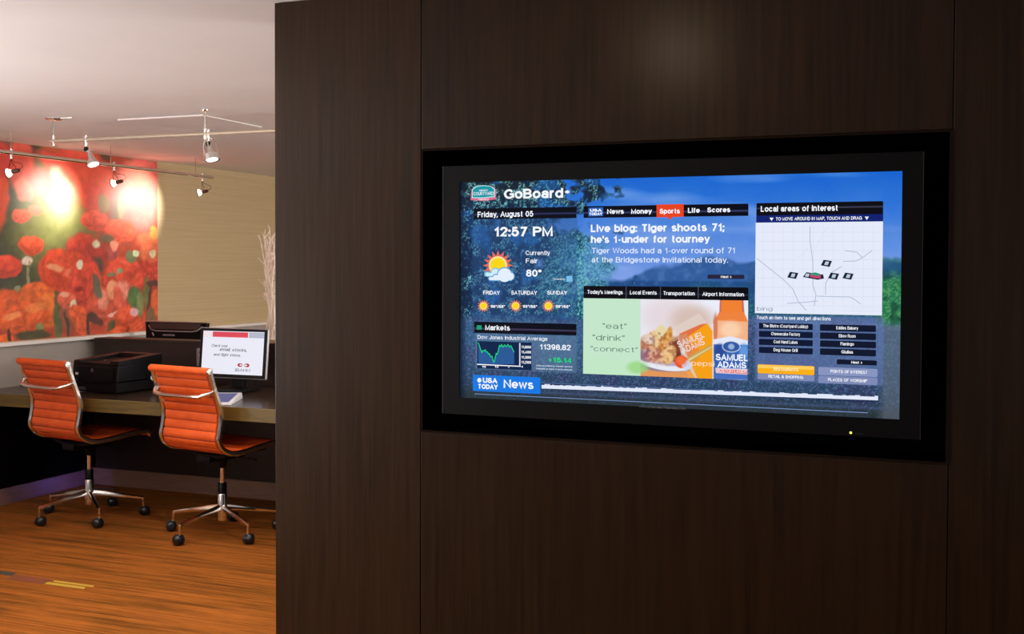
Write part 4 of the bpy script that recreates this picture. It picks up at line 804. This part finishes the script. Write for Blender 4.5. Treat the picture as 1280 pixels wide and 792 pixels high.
for x, r_ in ((-4.508+3.6, .045), (-3.528+3.6, .018)):
    MB().tube([(x,0,0),(x,0,HC-R2Z-.004)], .0042, 8).build('stem', M['steel'], rail2, smooth=True)
    MB().tube([(x,0,-.026),(x,0,.03)], .0085, 10).build('clamp', M['chrome'], rail2, smooth=True)
    MB().lathe([(0,-.014),(r_*.8,-.013),(r_,-.008),(r_,0)], o=(x,0,HC-R2Z), n=20).build('canopy', M['chrome'], rail2, smooth=True)
MB().tube([(-4.508+3.6+.04,0,HC-R2Z-.004),(-4.508+3.6+.12,.01,HC-R2Z-.003)], .003, 6).build('feed_wire', M['steel'], rail2)
random.seed(3)
def lamp_head(name, at_, aim, drop, style, label, power, ang, size=1.0):
    """at_: point on the rail. aim: direction. drop: vector from rail to the lamp's pivot."""
    root = empty(name, at_); tag(root, label, 'spotlight', 'track spotlights')
    MB().tube([(0,0,.022),(0,0,-.038)], .0095, 12).build('clamp', M['chrome'], root, smooth=True)
    pv = Vector(drop); a = Vector(aim).normalized(); s_ = size
    side = a.cross(Vector((0,0,1))).normalized()
    if style == 'loop':
        for sg in (-1, 1):
            e = pv - a*.012*s_ + side*sg*.028*s_
            MB().tube([(0,0,-.035), Vector((0,0,-.06))+side*sg*.012, Vector((0,0,-.085))*1+side*sg*.036*s_-a*.01, e+Vector((0,0,.012))+side*sg*.006, e], .0016, 6).build('wire', M['plastic'], root)
        MB().tube([(0,0,-.035), Vector((0,0,-.06))-a*.018, pv-a*.078+Vector((0,0,.035)), pv-a*.085+Vector((0,0,.012)), pv-a*.055], .0016, 6).build('wire', M['plastic'], root)
    else:
        MB().lathe([(0,.014),(.011,.010),(.013,0),(.011,-.010),(0,-.014)], (0,0,1), (0,0,-.052), 12).build('swivel_joint', M['plastic'], root, smooth=True)
        MB().tube([(0,0,-.055), pv-a*.045*s_], .0065, 8).build('arm', M['chrome'], root, smooth=True)
    if style == 'loop':     # bare dichroic bulb: brown socket behind a glowing glass bowl
        body = MB().lathe([(0,-.062),(.010,-.062),(.0125,-.050),(.0125,-.016),(0,-.016)], a, pv, 16).build('lamp_socket', M['socket'], root, smooth=True)
        MB().lathe([(.010,-.018),(.017,-.010),(.0245,.002),(.028,.014)], a, pv, 20).build('glass_reflector', M['bowl_glow'], root, smooth=True)
        MB().lathe([(.028,.013),(.030,.014),(.030,.018),(.027,.018)], a, pv, 20).build('rim', M['plastic'], root, smooth=True)
    else:
        body = MB().lathe([(0,-.062*s_),(.010*s_,-.062*s_),(.011*s_,-.040*s_),(.014*s_,-.034*s_),(.015*s_,-.018*s_),(.023*s_,-.004*s_),(.028*s_,.008*s_),(.029*s_,.016*s_),(.0265*s_,.016*s_)], a, pv, 20).build('lamp_body', M['chrome'], root, smooth=True)
    MB().lathe([(.0262*s_,.013*s_),(.015*s_,.017*s_),(0,.018*s_)], a, pv, 18).build('lamp_lens', M['lamp_glow'], root, smooth=True)
    if style == 'cage':
        for j in range(4):
            t_ = 2*PI*j/4+.4; u_ = a.orthogonal().normalized(); v_ = a.cross(u_); o2 = (u_*math.cos(t_)+v_*math.sin(t_))
            MB().tube([pv-a*.085*s_+o2*.012*s_, pv-a*.06*s_+o2*.028*s_, pv+a*.01*s_+o2*.032*s_], .003, 6).build('cage_rod', M['chrome'], body, smooth=True)
        MB().lathe([(.030*s_,-.008*s_),(.034*s_,-.008*s_),(.034*s_,.018*s_),(.030*s_,.018*s_)], a, pv, 20).build('cage_ring', M['chrome'], body, smooth=True)
    wp = Vector(at_)+pv+a*.05
    spot(name+'_beam', wp, wp+a, power, (1,.91,.80), ang, 1, .02)
    return root
aimw = (-1, -.26, -.26)
lamp_head('track_spotlight', (R1X,5.20,R1Z), aimw, (-.01,0,-.118), 'loop', 'small track spotlight at the left end, nearest on the mural rail', 32, 88)
lamp_head('track_spotlight', (R1X,6.09,R1Z), aimw, (-.01,.015,-.118), 'loop', 'small track spotlight facing the mural between its two bright glare spots', 32, 88)
lamp_head('track_spotlight', (R1X,7.05,R1Z), (-1,-.46,-.24), (-.02,0,-.122), 'loop', 'small track spotlight at the far end of the mural rail before the beige wall', 32, 88)
lamp_head('track_spotlight', (-4.288,R2Y,R2Z), (.42,-.10,-.85), (.042,0,-.120), 'arm', 'chrome track spotlight on the crossing rail in front of the mural', 40, 110, 1.1)
lamp_head('track_spotlight', (-3.508,R2Y,R2Z), (.28,-.12,-.95), (.020,0,-.115), 'cage', 'caged chrome track spotlight beside the rail stem next to the wood wall', 40, 110, 1.15)

# unseen ceiling downlights; all but the last added to light chairs, floor and far end
for i, (x, y, p_, a_, t_) in enumerate(DOWN):
    d = empty('unseen_downlight', (x, y, HC)); tag(d, ['added ceiling downlight over the open carpet left of the camera', 'added ceiling downlight nearest the camera', 'added ceiling downlight hidden just behind the wood wall end', 'added ceiling downlight farthest back beyond the desks', 'recessed ceiling downlight washing the wood wall above the television'][i], 'downlight', 'recessed downlights')
    MB().lathe([(.045,0),(.045,-.006),(.062,-.004),(.064,0)], n=24).build('ring', M['white'], d, smooth=True)
    MB().lathe([(.044,-.002),(0,-.002)], n=20).build('lens', M['lamp_glow'], d)
# blue standby glow under the desk in the corner
gl = bpy.data.lights.new('blue_equipment_glow', 'AREA'); gl.shape = 'DISK'; gl.size = .05; gl.energy = .4; gl.color = (.22,.16,1)
go = bpy.data.objects.new('blue_equipment_glow', gl); C.objects.link(go); go.location = (-5.36, 6.12, .05); go.rotation_euler = (Vector((-1,-.3,-.12))).to_track_quat('-Z','Y').to_euler()
